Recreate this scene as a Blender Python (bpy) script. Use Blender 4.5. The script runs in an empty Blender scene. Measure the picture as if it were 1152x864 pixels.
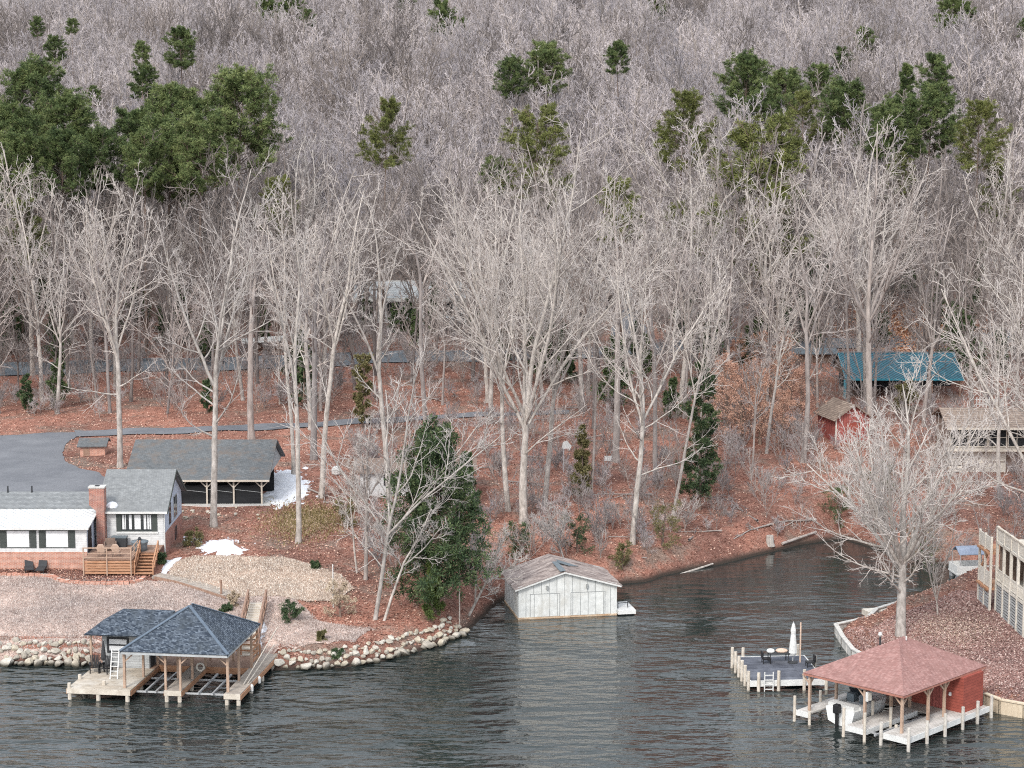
import bpy, math, random
import numpy as np
from mathutils import Vector, Matrix
from mathutils.geometry import delaunay_2d_cdt

random.seed(7)
RNG = np.random.default_rng(7)
SC = bpy.context.scene
COL = SC.collection
PI = math.pi

# ------------------------------------------------------------------ camera model
FPX = 2300.0; PITCH = math.radians(7.75); CH = 40.0
CP, SP = math.cos(PITCH), math.sin(PITCH)
def ray(px, py):
    a = (px - 576) / FPX; b = -(py - 432) / FPX
    return np.array([a, CP + b * SP, -SP + b * CP])
def at_z(px, py, z):
    d = ray(px, py); return np.array([0, 0, CH]) + d * ((z - CH) / d[2])
def at_Y(px, py, Y):
    d = ray(px, py); return np.array([0, 0, CH]) + d * (Y / d[1])
def proj(x, y, z):
    z = z - CH; dep = y * CP - z * SP; up = y * SP + z * CP
    return 576 + FPX * x / dep, 432 - FPX * up / dep

cam_d = bpy.data.cameras.new('camera'); cam = bpy.data.objects.new('camera', cam_d); COL.objects.link(cam)
cam_d.sensor_width = 36; cam_d.lens = FPX / 1152 * 36
cam_d.clip_start = 0.5; cam_d.clip_end = 6000
cam.location = (0, 0, CH); cam.rotation_euler = (PI / 2 - PITCH, 0, 0)
SC.camera = cam

# ------------------------------------------------------------------ materials
MATS = {}
def new_mat(name):
    m = bpy.data.materials.new(name); m.use_nodes = True
    nt = m.node_tree; b = nt.nodes['Principled BSDF']
    b.inputs['Specular IOR Level'].default_value = 0.25
    return m, nt, b
def N(nt, typ, **kw):
    n = nt.nodes.new(typ)
    for k, v in kw.items():
        if k.startswith('_'): setattr(n, k[1:], v)
        else: n.inputs[k.replace('__', ' ')].default_value = v
    return n
def ramp(nt, fac, stops):
    r = nt.nodes.new('ShaderNodeValToRGB'); cr = r.color_ramp
    while len(cr.elements) < len(stops): cr.elements.new(0.5)
    for e, (p, c) in zip(cr.elements, stops):
        e.position = p; e.color = (*c, 1)
    nt.links.new(fac, r.inputs[0]); return r.outputs[0]
def coord(nt, kind='Object'):
    if kind == 'Position': return nt.nodes.new('ShaderNodeNewGeometry').outputs['Position']
    return nt.nodes.new('ShaderNodeTexCoord').outputs[kind]
def noise(nt, vec, scale, detail=4, rough=0.6, mapping=None):
    if mapping is not None:
        mp = N(nt, 'ShaderNodeMapping'); mp.inputs['Scale'].default_value = mapping
        nt.links.new(vec, mp.inputs[0]); vec = mp.outputs[0]
    n = N(nt, 'ShaderNodeTexNoise', Scale=scale, Detail=detail, Roughness=rough)
    nt.links.new(vec, n.inputs['Vector']); return n.outputs[0]
def mix(nt, a, b, fac, mode='MIX'):
    m = nt.nodes.new('ShaderNodeMix'); m.data_type = 'RGBA'; m.blend_type = mode
    for src, i in ((fac, 0), (a, 6), (b, 7)):
        if hasattr(src, 'is_linked'): nt.links.new(src, m.inputs[i])
        elif i == 0: m.inputs[0].default_value = src
        else: m.inputs[i].default_value = (*src, 1)
    return m.outputs[2]
def bump(nt, b, h, strength, dist):
    bp = N(nt, 'ShaderNodeBump', Strength=strength, Distance=dist)
    nt.links.new(h, bp.inputs['Height']); nt.links.new(bp.outputs[0], b.inputs['Normal'])
def var_mat(name, c1, c2, scale=3, rough=0.8, c3=None, mapping=None, kind='Object', fine=None, bmp=0, metal=0):
    """A surface of two or three colours broken up by noise, with a finer speckle."""
    if name in MATS: return MATS[name]
    m, nt, b = new_mat(name); v = coord(nt, kind)
    n = noise(nt, v, scale, 6, 0.65, mapping)
    st = [(0.3, c1), (0.7, c2)] if c3 is None else [(0.28, c1), (0.5, c2), (0.72, c3)]
    c = ramp(nt, n, st)
    f = noise(nt, v, fine or scale * 9, 3, 0.7, mapping)
    c = mix(nt, c, ramp(nt, f, [(0.3, (0.62, 0.62, 0.62)), (0.7, (1.25, 1.25, 1.25))]), 0.6, 'MULTIPLY')
    nt.links.new(c, b.inputs['Base Color']); b.inputs['Roughness'].default_value = rough; b.inputs['Metallic'].default_value = metal
    if bmp: bump(nt, b, f, 0.6, bmp)
    MATS[name] = m; return m
def brick_mat(name, c1, c2, mortar, w, h, msize, rough=0.85, kz=1.0, weather=None, bmp=0.01, offset=0.5, bias=0.0):
    """Courses (bricks, shingles, boards, seams) laid over (x+y, z) of the thing's own space."""
    if name in MATS: return MATS[name]
    m, nt, b = new_mat(name); v = coord(nt)
    s = N(nt, 'ShaderNodeSeparateXYZ'); nt.links.new(v, s.inputs[0])
    a = N(nt, 'ShaderNodeMath', _operation='ADD'); nt.links.new(s.outputs[0], a.inputs[0]); nt.links.new(s.outputs[1], a.inputs[1])
    k = N(nt, 'ShaderNodeMath', _operation='MULTIPLY'); nt.links.new(s.outputs[2], k.inputs[0]); k.inputs[1].default_value = kz
    cb = N(nt, 'ShaderNodeCombineXYZ'); nt.links.new(a.outputs[0], cb.inputs[0]); nt.links.new(k.outputs[0], cb.inputs[1])
    br = N(nt, 'ShaderNodeTexBrick', Color1=(*c1, 1), Color2=(*c2, 1), Mortar=(*mortar, 1))
    br.inputs['Scale'].default_value = 1; br.inputs['Mortar Size'].default_value = msize; br.inputs['Brick Width'].default_value = w
    br.inputs['Row Height'].default_value = h; br.inputs['Bias'].default_value = bias; br.offset = offset
    nt.links.new(cb.outputs[0], br.inputs['Vector'])
    c = br.outputs[0]
    n = noise(nt, v, 2.2, 6, 0.7)
    c = mix(nt, c, ramp(nt, n, [(0.3, (0.7, 0.7, 0.7)), (0.7, (1.2, 1.2, 1.2))]), 0.8, 'MULTIPLY')
    if weather is not None:
        n2 = noise(nt, v, 0.9, 5, 0.7, (1, 1, 0.5))
        c = mix(nt, c, weather, ramp(nt, n2, [(0.48, (0, 0, 0)), (0.68, (0.8, 0.8, 0.8))]))
    nt.links.new(c, b.inputs['Base Color']); b.inputs['Roughness'].default_value = rough
    if bmp: bump(nt, b, br.outputs[1], -0.5, bmp)
    MATS[name] = m; return m
def plain(name, c, rough=0.6, spec=0.3, metal=0):
    if name in MATS: return MATS[name]
    m = var_mat(name, tuple(x * 0.85 for x in c), tuple(min(1, x * 1.12) for x in c), 1.7, rough, metal=metal); return m

def leaf_mat(name, c1, c2, c3, scale=0.5):
    m, nt, b = new_mat(name); v = coord(nt)
    n = noise(nt, v, scale, 3, 0.6)
    rnd = nt.nodes.new('ShaderNodeNewGeometry').outputs['Random Per Island']
    a = N(nt, 'ShaderNodeMath', _operation='MULTIPLY_ADD'); a.inputs[1].default_value = 0.35; nt.links.new(rnd, a.inputs[0]); nt.links.new(n, a.inputs[2])
    oi = nt.nodes.new('ShaderNodeObjectInfo')
    a2 = N(nt, 'ShaderNodeMath', _operation='MULTIPLY_ADD'); a2.inputs[1].default_value = 0.16; nt.links.new(oi.outputs['Random'], a2.inputs[0]); nt.links.new(a.outputs[0], a2.inputs[2])
    c = ramp(nt, a2.outputs[0], [(0.45, c1), (0.72, c2), (0.98, c3)])
    nt.links.new(c, b.inputs['Base Color']); b.inputs['Roughness'].default_value = 0.7
    MATS[name] = m; return m
def bark_mat(name, c1, c2, rv=0.35, mapping=(1, 1, 0.3), scale=2.5):
    m, nt, b = new_mat(name); v = coord(nt)
    n = noise(nt, v, scale, 5, 0.7, mapping)
    c = ramp(nt, n, [(0.3, c1), (0.7, c2)])
    oi = nt.nodes.new('ShaderNodeObjectInfo')
    c = mix(nt, c, ramp(nt, oi.outputs['Random'], [(0, (1 - rv, 1 - rv, 1 - rv * 0.9)), (1, (1 + rv * 0.6, 1 + rv * 0.5, 1 + rv * 0.45))]), 1.0, 'MULTIPLY')
    nt.links.new(c, b.inputs['Base Color']); b.inputs['Roughness'].default_value = 0.9
    MATS[name] = m; return m

M_bark_pale = bark_mat('pale_bark', (0.22, 0.196, 0.172), (0.62, 0.572, 0.524), 0.18, (1, 1, .45), 3.5)
M_twig_pale = bark_mat('pale_twig', (0.44, 0.40, 0.37), (0.62, 0.57, 0.535), 0.14)
M_bark_grey = bark_mat('grey_bark', (0.20, 0.175, 0.16), (0.45, 0.405, 0.375), 0.3)
M_twig_grey = bark_mat('grey_twig', (0.25, 0.222, 0.212), (0.43, 0.39, 0.375), 0.4)
M_twig_hill = bark_mat('hazy_hill_twig', (0.40, 0.365, 0.368), (0.585, 0.54, 0.54), 0.35)  # haze of the far hill put into a paler, cooler colour
M_bark_dark = bark_mat('dark_bark', (0.13, 0.11, 0.10), (0.30, 0.265, 0.245), 0.3)
M_twig_dark = bark_mat('dark_twig', (0.17, 0.148, 0.142), (0.31, 0.275, 0.265), 0.35)
M_bark_pine = bark_mat('pine_bark', (0.12, 0.09, 0.075), (0.27, 0.20, 0.16), 0.3)
M_pine = leaf_mat('pine_needles', (0.028, 0.048, 0.020), (0.095, 0.135, 0.048), (0.22, 0.255, 0.10), 0.45)
M_pine_olive = leaf_mat('olive_pine_needles', (0.042, 0.052, 0.017), (0.13, 0.148, 0.044), (0.24, 0.25, 0.085), 0.45)
M_ever = leaf_mat('evergreen_leaves', (0.020, 0.040, 0.020), (0.060, 0.094, 0.042), (0.14, 0.18, 0.075), 0.6)
M_yew = leaf_mat('yellow_green_needles', (0.03, 0.05, 0.012), (0.075, 0.11, 0.03), (0.14, 0.18, 0.05), 0.9)
M_shrub = leaf_mat('shrub_leaves', (0.02, 0.04, 0.02), (0.05, 0.085, 0.04), (0.11, 0.15, 0.07), 1.2)
M_olive = leaf_mat('olive_leaves', (0.06, 0.06, 0.025), (0.14, 0.13, 0.055), (0.24, 0.21, 0.10), 0.8)
M_beech = leaf_mat('russet_leaves', (0.28, 0.14, 0.10), (0.47, 0.27, 0.195), (0.62, 0.40, 0.30), 0.6)
M_straw = leaf_mat('straw_leaves', (0.30, 0.22, 0.15), (0.45, 0.36, 0.26), (0.6, 0.5, 0.38), 0.8)

# ------------------------------------------------------------------ object helpers
def tag(o, label=None, cat=None, group=None, kind=None):
    if label: o['label'] = label
    if cat: o['category'] = cat
    if group: o['group'] = group
    if kind: o['kind'] = kind
    return o
def thing(name, loc, rz=0.0, label=None, cat=None, group=None):
    o = bpy.data.objects.new(name, None); COL.objects.link(o)
    o.location = tuple(float(v) for v in loc); o.rotation_euler = (0, 0, rz); o.empty_display_size = 0.2
    return tag(o, label, cat, group)
def obj_from(name, me, parent=None, label=None):
    o = bpy.data.objects.new(name, me); COL.objects.link(o)
    if parent is not None: o.parent = parent
    if label: o['label'] = label
    return o
def copy_tree(o, parent=None):
    c = o.copy(); COL.objects.link(c)
    if parent is not None: c.parent = parent
    for ch in list(o.children): copy_tree(ch, c)
    return c
def mesh_np(name, V, faces_list, mats, smooth=False):
    """faces_list: list of (index array (n,k), material index)."""
    me = bpy.data.meshes.new(name)
    V = np.asarray(V, dtype=np.float32)
    me.vertices.add(len(V)); me.vertices.foreach_set('co', V.ravel())
    loops = np.concatenate([f.ravel() for f, _ in faces_list]).astype(np.int32)
    tot = np.concatenate([np.full(len(f), f.shape[1]) for f, _ in faces_list]).astype(np.int32)
    st = np.concatenate([[0], np.cumsum(tot)[:-1]]).astype(np.int32)
    mi = np.concatenate([np.full(len(f), i) for f, i in faces_list]).astype(np.int32)
    me.loops.add(len(loops)); me.loops.foreach_set('vertex_index', loops)
    me.polygons.add(len(tot)); me.polygons.foreach_set('loop_start', st); me.polygons.foreach_set('loop_total', tot)
    for m in mats: me.materials.append(m)
    me.polygons.foreach_set('material_index', mi)
    if smooth: me.polygons.foreach_set('use_smooth', np.ones(len(tot), dtype=bool))
    me.update(calc_edges=True); me.validate()
    return me

class MB:
    def __init__(s): s.v = []; s.f = []
    def add(s, vs, fs):
        n = len(s.v); s.v += [tuple(float(c) for c in v) for v in vs]; s.f += [tuple(i + n for i in f) for f in fs]; return s
    def box(s, x0, x1, y0, y1, z0, z1):
        return s.add([(x0, y0, z0), (x1, y0, z0), (x1, y1, z0), (x0, y1, z0), (x0, y0, z1), (x1, y0, z1), (x1, y1, z1), (x0, y1, z1)],
                     [(0, 3, 2, 1), (4, 5, 6, 7), (0, 1, 5, 4), (1, 2, 6, 5), (2, 3, 7, 6), (3, 0, 4, 7)])
    def bar(s, p, q, w, h=None):
        p, q = Vector(p), Vector(q); h = h or w; d = (q - p).normalized()
        a = d.cross(Vector((0, 0, 1)));
        if a.length < 1e-3: a = Vector((1, 0, 0))
        a.normalize(); b = a.cross(d).normalized(); a = a * w / 2; b = b * h / 2
        vs = [p - a - b, p + a - b, p + a + b, p - a + b, q - a - b, q + a - b, q + a + b, q - a + b]
        return s.add(vs, [(0, 3, 2, 1), (4, 5, 6, 7), (0, 1, 5, 4), (1, 2, 6, 5), (2, 3, 7, 6), (3, 0, 4, 7)])
    def tube(s, p, q, r, r2=None, k=8):
        p, q = Vector(p), Vector(q); r2 = r if r2 is None else r2; d = (q - p).normalized()
        a = d.cross(Vector((0.3, 0.2, 1) if abs(d.z) < .9 else (1, 0, 0))).normalized(); b = d.cross(a)
        vs = []
        for c, rr in ((p, r), (q, r2)):
            for i in range(k):
                t = 2 * PI * i / k; vs.append(c + (a * math.cos(t) + b * math.sin(t)) * rr)
        fs = [(i, (i + 1) % k, k + (i + 1) % k, k + i) for i in range(k)] + [tuple(range(k))[::-1], tuple(range(k, 2 * k))]
        return s.add(vs, fs)
    def lathe(s, c, prof, k=14):
        cx, cy, cz = c; vs = []; fs = []
        for r, z in prof:
            for i in range(k):
                t = 2 * PI * i / k; vs.append((cx + r * math.cos(t), cy + r * math.sin(t), cz + z))
        for j in range(len(prof) - 1):
            for i in range(k): fs.append((j * k + i, j * k + (i + 1) % k, (j + 1) * k + (i + 1) % k, (j + 1) * k + i))
        fs.append(tuple(range(k))[::-1]); fs.append(tuple(range((len(prof) - 1) * k, len(prof) * k)))
        return s.add(vs, fs)
    def slab(s, pts, t):
        pts = [Vector(p) for p in pts]; n = Vector((0, 0, 0))
        for i in range(len(pts)):
            n += (pts[i] - pts[0]).cross(pts[(i + 1) % len(pts)] - pts[0])
        n.normalize(); m = len(pts)
        vs = pts + [p - n * t for p in pts]
        return s.add(vs, [tuple(range(m)), tuple(range(m, 2 * m))[::-1]] + [(i, m + i, m + (i + 1) % m, (i + 1) % m) for i in range(m)])
    def poly_wall(s, pts, d):
        """Solid from a polygon pushed by the vector d."""
        m = len(pts); vs = [Vector(p) for p in pts] + [Vector(p) + Vector(d) for p in pts]
        return s.add(vs, [tuple(range(m)), tuple(range(m, 2 * m))[::-1]] + [(i, m + i, m + (i + 1) % m, (i + 1) % m) for i in range(m)])
    def build(s, name, mat, parent=None, label=None, bevel=0, smooth=False):
        me = bpy.data.meshes.new(name); me.from_pydata(s.v, [], s.f); me.validate(); me.update()
        import bmesh
        bm = bmesh.new(); bm.from_mesh(me); bmesh.ops.recalc_face_normals(bm, faces=bm.faces); bm.to_mesh(me); bm.free()
        me.materials.append(mat)
        if smooth: me.polygons.foreach_set('use_smooth', [True] * len(me.polygons))
        o = obj_from(name, me, parent, label)
        if bevel:
            b = o.modifiers.new('edge_softening', 'BEVEL'); b.width = bevel; b.segments = 1; b.limit_method = 'ANGLE'
        return o

# ------------------------------------------------------------------ terrain
def seg_dist(px, py, poly, closed=True):
    d = np.full(px.shape, 1e9); n = len(poly)
    for i in range(n if closed else n - 1):
        a = np.array(poly[i]); b = np.array(poly[(i + 1) % n]); ab = b - a; L = max(ab @ ab, 1e-9)
        t = np.clip(((px - a[0]) * ab[0] + (py - a[1]) * ab[1]) / L, 0, 1)
        d = np.minimum(d, np.hypot(px - a[0] - t * ab[0], py - a[1] - t * ab[1]))
    return d
def inside(px, py, poly):
    r = np.zeros(px.shape, bool); n = len(poly)
    for i in range(n):
        x1, y1 = poly[i]; x2, y2 = poly[(i + 1) % n]
        c = ((y1 > py) != (y2 > py)) & (px < (x2 - x1) * (py - y1) / ((y2 - y1) if y2 != y1 else 1e-9) + x1)
        r ^= c
    return r
SHORE_PX = [(-120, 750), (0, 747), (60, 748), (100, 748), (180, 744), (240, 744), (290, 748), (310, 754), (345, 753), (390, 751), (432, 743), (470, 733), (503, 722), (527, 709), (545, 693),
            (560, 678), (590, 664), (640, 660), (700, 657), (730, 654), (748, 647), (780, 641), (815, 634), (842, 627), (872, 620), (905, 612), (950, 606),
            (1000, 622), (1040, 632), (1080, 639), (1120, 643), (1135, 648), (1112, 653), (1075, 658), (1045, 674), (1012, 686), (986, 694), (976, 704), (941, 712), (949, 726), (960, 740),
            (1010, 768), (1060, 782), (1112, 795), (1152, 805), (1300, 835)]
SHORE = [tuple(at_z(x, y, 0)[:2]) for x, y in SHORE_PX]
WATER_POLY = [(-150, 20)] + [(-150, SHORE[0][1] + 4)] + SHORE + [(150, SHORE[-1][1] - 5), (150, 20)]
CTRL_PX = [  # pixel and height of points on the land
    (0, 742, .8), (100, 742, .8), (0, 690, 2.1), (120, 690, 2.1), (0, 648, 3.2), (100, 648, 3.2), (190, 652, 3.1), (250, 672, 2.7), (310, 722, 1.3), (330, 690, 2.1),
    (350, 650, 3.0), (260, 635, 3.4), (200, 622, 3.6), (300, 615, 3.7), (400, 640, 3.1), (455, 680, 2.0), (505, 690, 1.4), (560, 650, 1.5), (640, 632, 1.8),
    (720, 620, 2.0), (780, 608, 2.0), (840, 598, 1.8), (890, 580, 2.2), (60, 600, 3.8), (50, 555, 4.7), (50, 495, 5.6), (150, 570, 4.6), (300, 568, 4.6), (240, 590, 4.1), (340, 545, 4.9),
    (420, 560, 4.2), (520, 555, 4.0), (600, 560, 3.9), (600, 500, 5.6), (700, 540, 4.4), (800, 560, 3.4), (850, 520, 4.8), (870, 480, 6.2), (960, 432, 7.6), (1095, 430, 7.8),
    (930, 495, 5.9), (940, 560, 3.6), (1000, 560, 3.8), (1100, 560, 4.2), (1090, 530, 5.0), (1100, 610, 1.8), (1012, 715, 1.1), (1080, 690, 1.3), (1050, 690, 1.0), (1140, 722, 1.9),
    (1120, 765, 1.1), (980, 725, .8), (1145, 690, 2.2), (100, 440, 6.9), (500, 440, 7.0), (900, 440, 7.2), (50, 410, 8.0), (300, 405, 8.1), (600, 399, 8.3), (1000, 390, 9.0), (450, 362, 9.8), (690, 345, 10.4), (200, 480, 5.8), (450, 472, 5.9)]
CTRL = np.array([at_z(*c) for c in CTRL_PX])
def base_z(Y): return np.interp(Y, [0, 140, 160, 180, 200, 230, 262, 300, 350, 400, 500, 600, 700, 800, 1000, 1400, 3000], [1, 1.2, 3, 4.6, 5.7, 7.4, 9.8, 13, 18, 23.5, 35, 47, 58, 66, 74, 50, 0])
RES = CTRL[:, 2] - base_z(CTRL[:, 1])
def land_h(x, y):
    num = np.zeros(x.shape); den = np.full(x.shape, 0.02)
    for (cx, cy, cz), r in zip(CTRL, RES):
        w = np.exp(-((x - cx) ** 2 + (y - cy) ** 2) / (2 * 7.0 ** 2)); num += w * r; den += w
    far = np.clip((y - 260) / 120, 0, 1)
    und = far * (2.2 * np.sin(x * 0.021 + 1.0) * np.sin(y * 0.017) + 1.6 * np.sin(x * 0.043 + y * 0.03 + 2) + 3.5 * np.sin(x * 0.009 + 0.6) * np.clip((y - 350) / 200, 0, 1))
    return base_z(y) + num / den + und + 0.10 * np.sin(x * 0.7 + 1.3) * np.sin(y * 0.55) * np.clip((y - 150) / 20, 0, 1)
def terrain(x, y):
    x = np.asarray(x, float); y = np.asarray(y, float)
    h = land_h(x, y)
    near = (y < 215)
    d = seg_dist(x, y, SHORE, False); w = inside(x, y, WATER_POLY)
    land = np.minimum(np.maximum(h, 0.45), 0.05 + d * 0.9)
    return np.where(w & near, np.maximum(-0.1 - 0.6 * d, -3), np.where(near, land, h))
def graded(x0, x1, fine, ext, r):
    a = list(np.arange(x0, x1 + fine / 2, fine)); s = fine; hi = a[-1]; lo = a[0]; right = []; left = []
    while hi < ext[1]: s *= r; hi += s; right.append(hi)
    s = fine
    while lo > ext[0]: s *= r; lo -= s; left.append(lo)
    return np.array(left[::-1] + a + right)
GX = graded(-72, 72, 0.8, (-900, 900), 1.12); GY = graded(128, 235, 0.8, (10, 2600), 1.05)
XX, YY = np.meshgrid(GX, GY); GZ = terrain(XX, YY)
def ground_z(x, y):
    """Height of the ground sheet itself at one point."""
    i = int(np.clip(np.searchsorted(GX, x) - 1, 0, len(GX) - 2)); j = int(np.clip(np.searchsorted(GY, y) - 1, 0, len(GY) - 2))
    u = (x - GX[i]) / (GX[i + 1] - GX[i]); v = (y - GY[j]) / (GY[j + 1] - GY[j])
    return float(GZ[j, i] * (1 - u) * (1 - v) + GZ[j, i + 1] * u * (1 - v) + GZ[j + 1, i] * (1 - u) * v + GZ[j + 1, i + 1] * u * v)
def on_ground(px, py):
    d = ray(px, py); t = 90.0; step = 0.5
    while t < 1500:
        p = np.array([0, 0, CH]) + d * t
        if p[2] < ground_z(p[0], p[1]):
            lo, hi = t - step, t
            for _ in range(14):
                m = (lo + hi) / 2; p = np.array([0, 0, CH]) + d * m
                if p[2] < ground_z(p[0], p[1]): hi = m
                else: lo = m
            return p
        t += step
    return np.array([0, 0, CH]) + d * 400
nx, ny = len(GX), len(GY)
idx = np.arange(nx * ny).reshape(ny, nx)
quads = np.stack([idx[:-1, :-1], idx[:-1, 1:], idx[1:, 1:], idx[1:, :-1]], -1).reshape(-1, 4)

def litter_mat(name, cols, big, fine=6.0):
    m, nt, b = new_mat(name); v = coord(nt, 'Position')
    n1 = noise(nt, v, big, 5, 0.6); n2 = noise(nt, v, fine, 4, 0.75); n3 = noise(nt, v, 1.1, 5, 0.7)
    c = ramp(nt, n2, [(0.30, cols[0]), (0.46, cols[1]), (0.58, cols[2]), (0.72, cols[3])])
    c = mix(nt, c, ramp(nt, n1, [(0.36, (0.62, 0.62, 0.64)), (0.64, (1.28, 1.18, 1.12))]), 1.0, 'MULTIPLY')
    c = mix(nt, c, ramp(nt, n3, [(0.35, (0.7, 0.68, 0.68)), (0.65, (1.2, 1.2, 1.2))]), 0.8, 'MULTIPLY')
    if name == 'leaf_litter':      # the litter turns duller and greyer up the hill
        sx = N(nt, 'ShaderNodeSeparateXYZ'); nt.links.new(v, sx.inputs[0]); mr_ = N(nt, 'ShaderNodeMapRange'); nt.links.new(sx.outputs[1], mr_.inputs[0]); mr_.inputs[1].default_value = 255; mr_.inputs[2].default_value = 310
        br_ = noise(nt, v, .22, 6, .7); c = mix(nt, c, ramp(nt, n2, [(.3, (.12, .09, .075)), (.55, (.25, .195, .16)), (.75, (.40, .34, .29))]), ramp(nt, br_, [(.50, (0, 0, 0)), (.62, (.8, .8, .8))]))
        shore_mix = N(nt, 'ShaderNodeMapRange'); nt.links.new(sx.outputs[2], shore_mix.inputs[0]); shore_mix.inputs[1].default_value = .12; shore_mix.inputs[2].default_value = .55   # darker brown towards the waterline
        c = mix(nt, (.055, .042, .035), c, shore_mix.outputs[0])
        c = mix(nt, c, ramp(nt, n2, [(.3, (.09, .075, .065)), (.55, (.19, .155, .135)), (.75, (.30, .26, .23))]), mr_.outputs[0])
    nt.links.new(c, b.inputs['Base Color']); b.inputs['Roughness'].default_value = 0.95
    b.inputs['Specular IOR Level'].default_value = 0.1
    bump(nt, b, n2, 0.8, 0.15); MATS[name] = m; return m
M_litter = litter_mat('leaf_litter', [(0.13, 0.066, 0.052), (0.285, 0.142, 0.108), (0.385, 0.212, 0.165), (0.52, 0.355, 0.29)], 0.09)
M_orange = litter_mat('orange_litter', [(0.22, 0.085, 0.045), (0.38, 0.16, 0.085), (0.46, 0.22, 0.13), (0.55, 0.36, 0.25)], 0.12)
M_lawn = litter_mat('winter_lawn', [(0.22, 0.16, 0.145), (0.41, 0.33, 0.295), (0.51, 0.43, 0.39), (0.68, 0.61, 0.57)], 0.12, 3.4)
M_tan = litter_mat('dormant_grass', [(0.36, 0.27, 0.21), (0.50, 0.40, 0.33), (0.57, 0.475, 0.40), (0.66, 0.58, 0.50)], 0.2, 4.0)
M_moss = litter_mat('mossy_ground', [(0.12, 0.09, 0.03), (0.22, 0.17, 0.06), (0.30, 0.22, 0.10), (0.40, 0.28, 0.18)], 0.2, 5.0)
M_yard = litter_mat('leafy_yard', [(0.17, 0.095, 0.085), (0.29, 0.17, 0.15), (0.38, 0.245, 0.215), (0.50, 0.38, 0.34)], 0.15, 3.6)
M_bed = litter_mat('mulch_bed', [(0.10, 0.055, 0.05), (0.18, 0.10, 0.09), (0.25, 0.15, 0.13), (0.34, 0.24, 0.2)], 0.3, 6.0)
M_asphalt = var_mat('asphalt', (0.13, 0.135, 0.15), (0.20, 0.205, 0.22), 0.25, 0.9, kind='Position', fine=7, bmp=0.01)
M_road = var_mat('road_asphalt', (0.13, 0.15, 0.17), (0.20, 0.22, 0.24), 0.3, 0.9, kind='Position', fine=5)
M_snow = var_mat('old_snow', (0.72, 0.74, 0.80), (0.88, 0.89, 0.92), 1.5, 0.6, kind='Position', bmp=0.05)

gm = mesh_np('ground', np.stack([XX, YY, GZ], -1).reshape(-1, 3), [(quads, 0)], [M_litter], True)
tag(obj_from('ground', gm), 'leaf-strewn red brown wooded ground rising from the lake into the hill', kind='structure')

SHEETS = []
def draped(name, poly, mat, lift, label, jitter=0.0, step=0.5, kind='structure', grid=0.9, thick=None):
    """A sheet laid over the ground inside the world polygon; its edge may be ragged."""
    SHEETS.append((name, [tuple(p[:2]) for p in poly]))
    rr = random.Random(len(poly) * 13 + int(lift * 1000))
    b = []; n = len(poly)
    for i in range(n):
        p, q = np.array(poly[i][:2], float), np.array(poly[(i + 1) % n][:2], float); L = np.hypot(*(q - p)); k = max(1, int(L / step))
        for j in range(k):
            c = p + (q - p) * j / k
            b.append((c[0] + rr.gauss(0, jitter), c[1] + rr.gauss(0, jitter * 1.6)))
    xs = [p[0] for p in b]; ys = [p[1] for p in b]
    gx, gy = np.meshgrid(np.arange(min(xs), max(xs), grid), np.arange(min(ys), max(ys), grid)); gx, gy = gx.ravel(), gy.ravel()
    ok = inside(gx, gy, b); gx, gy = gx[ok], gy[ok]
    ok = seg_dist(gx, gy, b) > grid * 0.3; gx, gy = gx[ok], gy[ok]
    pts = [Vector(p) for p in b] + [Vector((float(x), float(y))) for x, y in zip(gx, gy)]
    m = len(b)
    ov, oe, of, *_ = delaunay_2d_cdt(pts, [(i, (i + 1) % m) for i in range(m)], [], 1, 1e-5)
    vs = []
    P = [(v.x, v.y) for v in ov]
    dd = seg_dist(np.array([p[0] for p in P]), np.array([p[1] for p in P]), b)
    for (x, y), d in zip(P, dd):
        z = ground_z(x, y)
        if thick: z += thick * min(1, d / 0.4) + lift * min(1, 0.2 + d)
        else: z += lift
        vs.append((x, y, z))
    me = bpy.data.meshes.new(name); me.from_pydata(vs, [], [tuple(f) for f in of]); me.update(); me.materials.append(mat)
    me.polygons.foreach_set('use_smooth', [True] * len(me.polygons))
    o = obj_from(name, me); return tag(o, label, kind=kind)
def gpx(pts): return [tuple(on_ground(x, y)[:2]) for x, y in pts]

draped('lawn', gpx([(-60, 741), (60, 741), (150, 738), (290, 736), (330, 731), (400, 722), (420, 708), (360, 700), (330, 672), (300, 668), (255, 672), (190, 655), (120, 652), (60, 650), (-60, 648)]), M_lawn, 0.05,
       'pinkish winter lawn sloping from the white house to the shore', 0.12)
draped('grass', gpx([(186, 652), (196, 634), (215, 627), (262, 626), (320, 628), (352, 637), (384, 648), (398, 663), (380, 676), (345, 678), (315, 672), (262, 672), (225, 662)]), M_tan, 0.09,
       'round patch of tan dormant grass beside the house', 0.1)
draped('driveway', gpx([(-60, 494), (30, 489), (62, 487), (88, 487), (86, 492), (74, 500), (70, 510), (74, 520), (88, 527), (108, 531), (122, 540), (118, 562), (60, 566), (-60, 566)]), M_asphalt, 0.06,
       'grey driveway curving round behind the white house', 0.05)
draped('lane', gpx([(84, 485), (200, 482), (310, 477), (420, 471), (540, 464), (640, 462), (640, 466), (540, 469), (420, 477), (310, 484), (200, 489), (86, 492)]), M_asphalt, 0.10,
       'narrow grey lane running from the driveway into the woods', 0.03)
draped('road', [tuple(at_z(x, y, 8.2)[:2]) for x, y in [(-160, 411), (0, 408), (300, 402), (600, 396), (900, 391), (1320, 386), (1320, 393), (900, 399), (600, 404), (300, 411), (0, 417), (-160, 420)]], M_road, 0.12,
       'two lane grey road crossing the woods behind the houses', 0.0, 1.2, grid=1.2)
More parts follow.
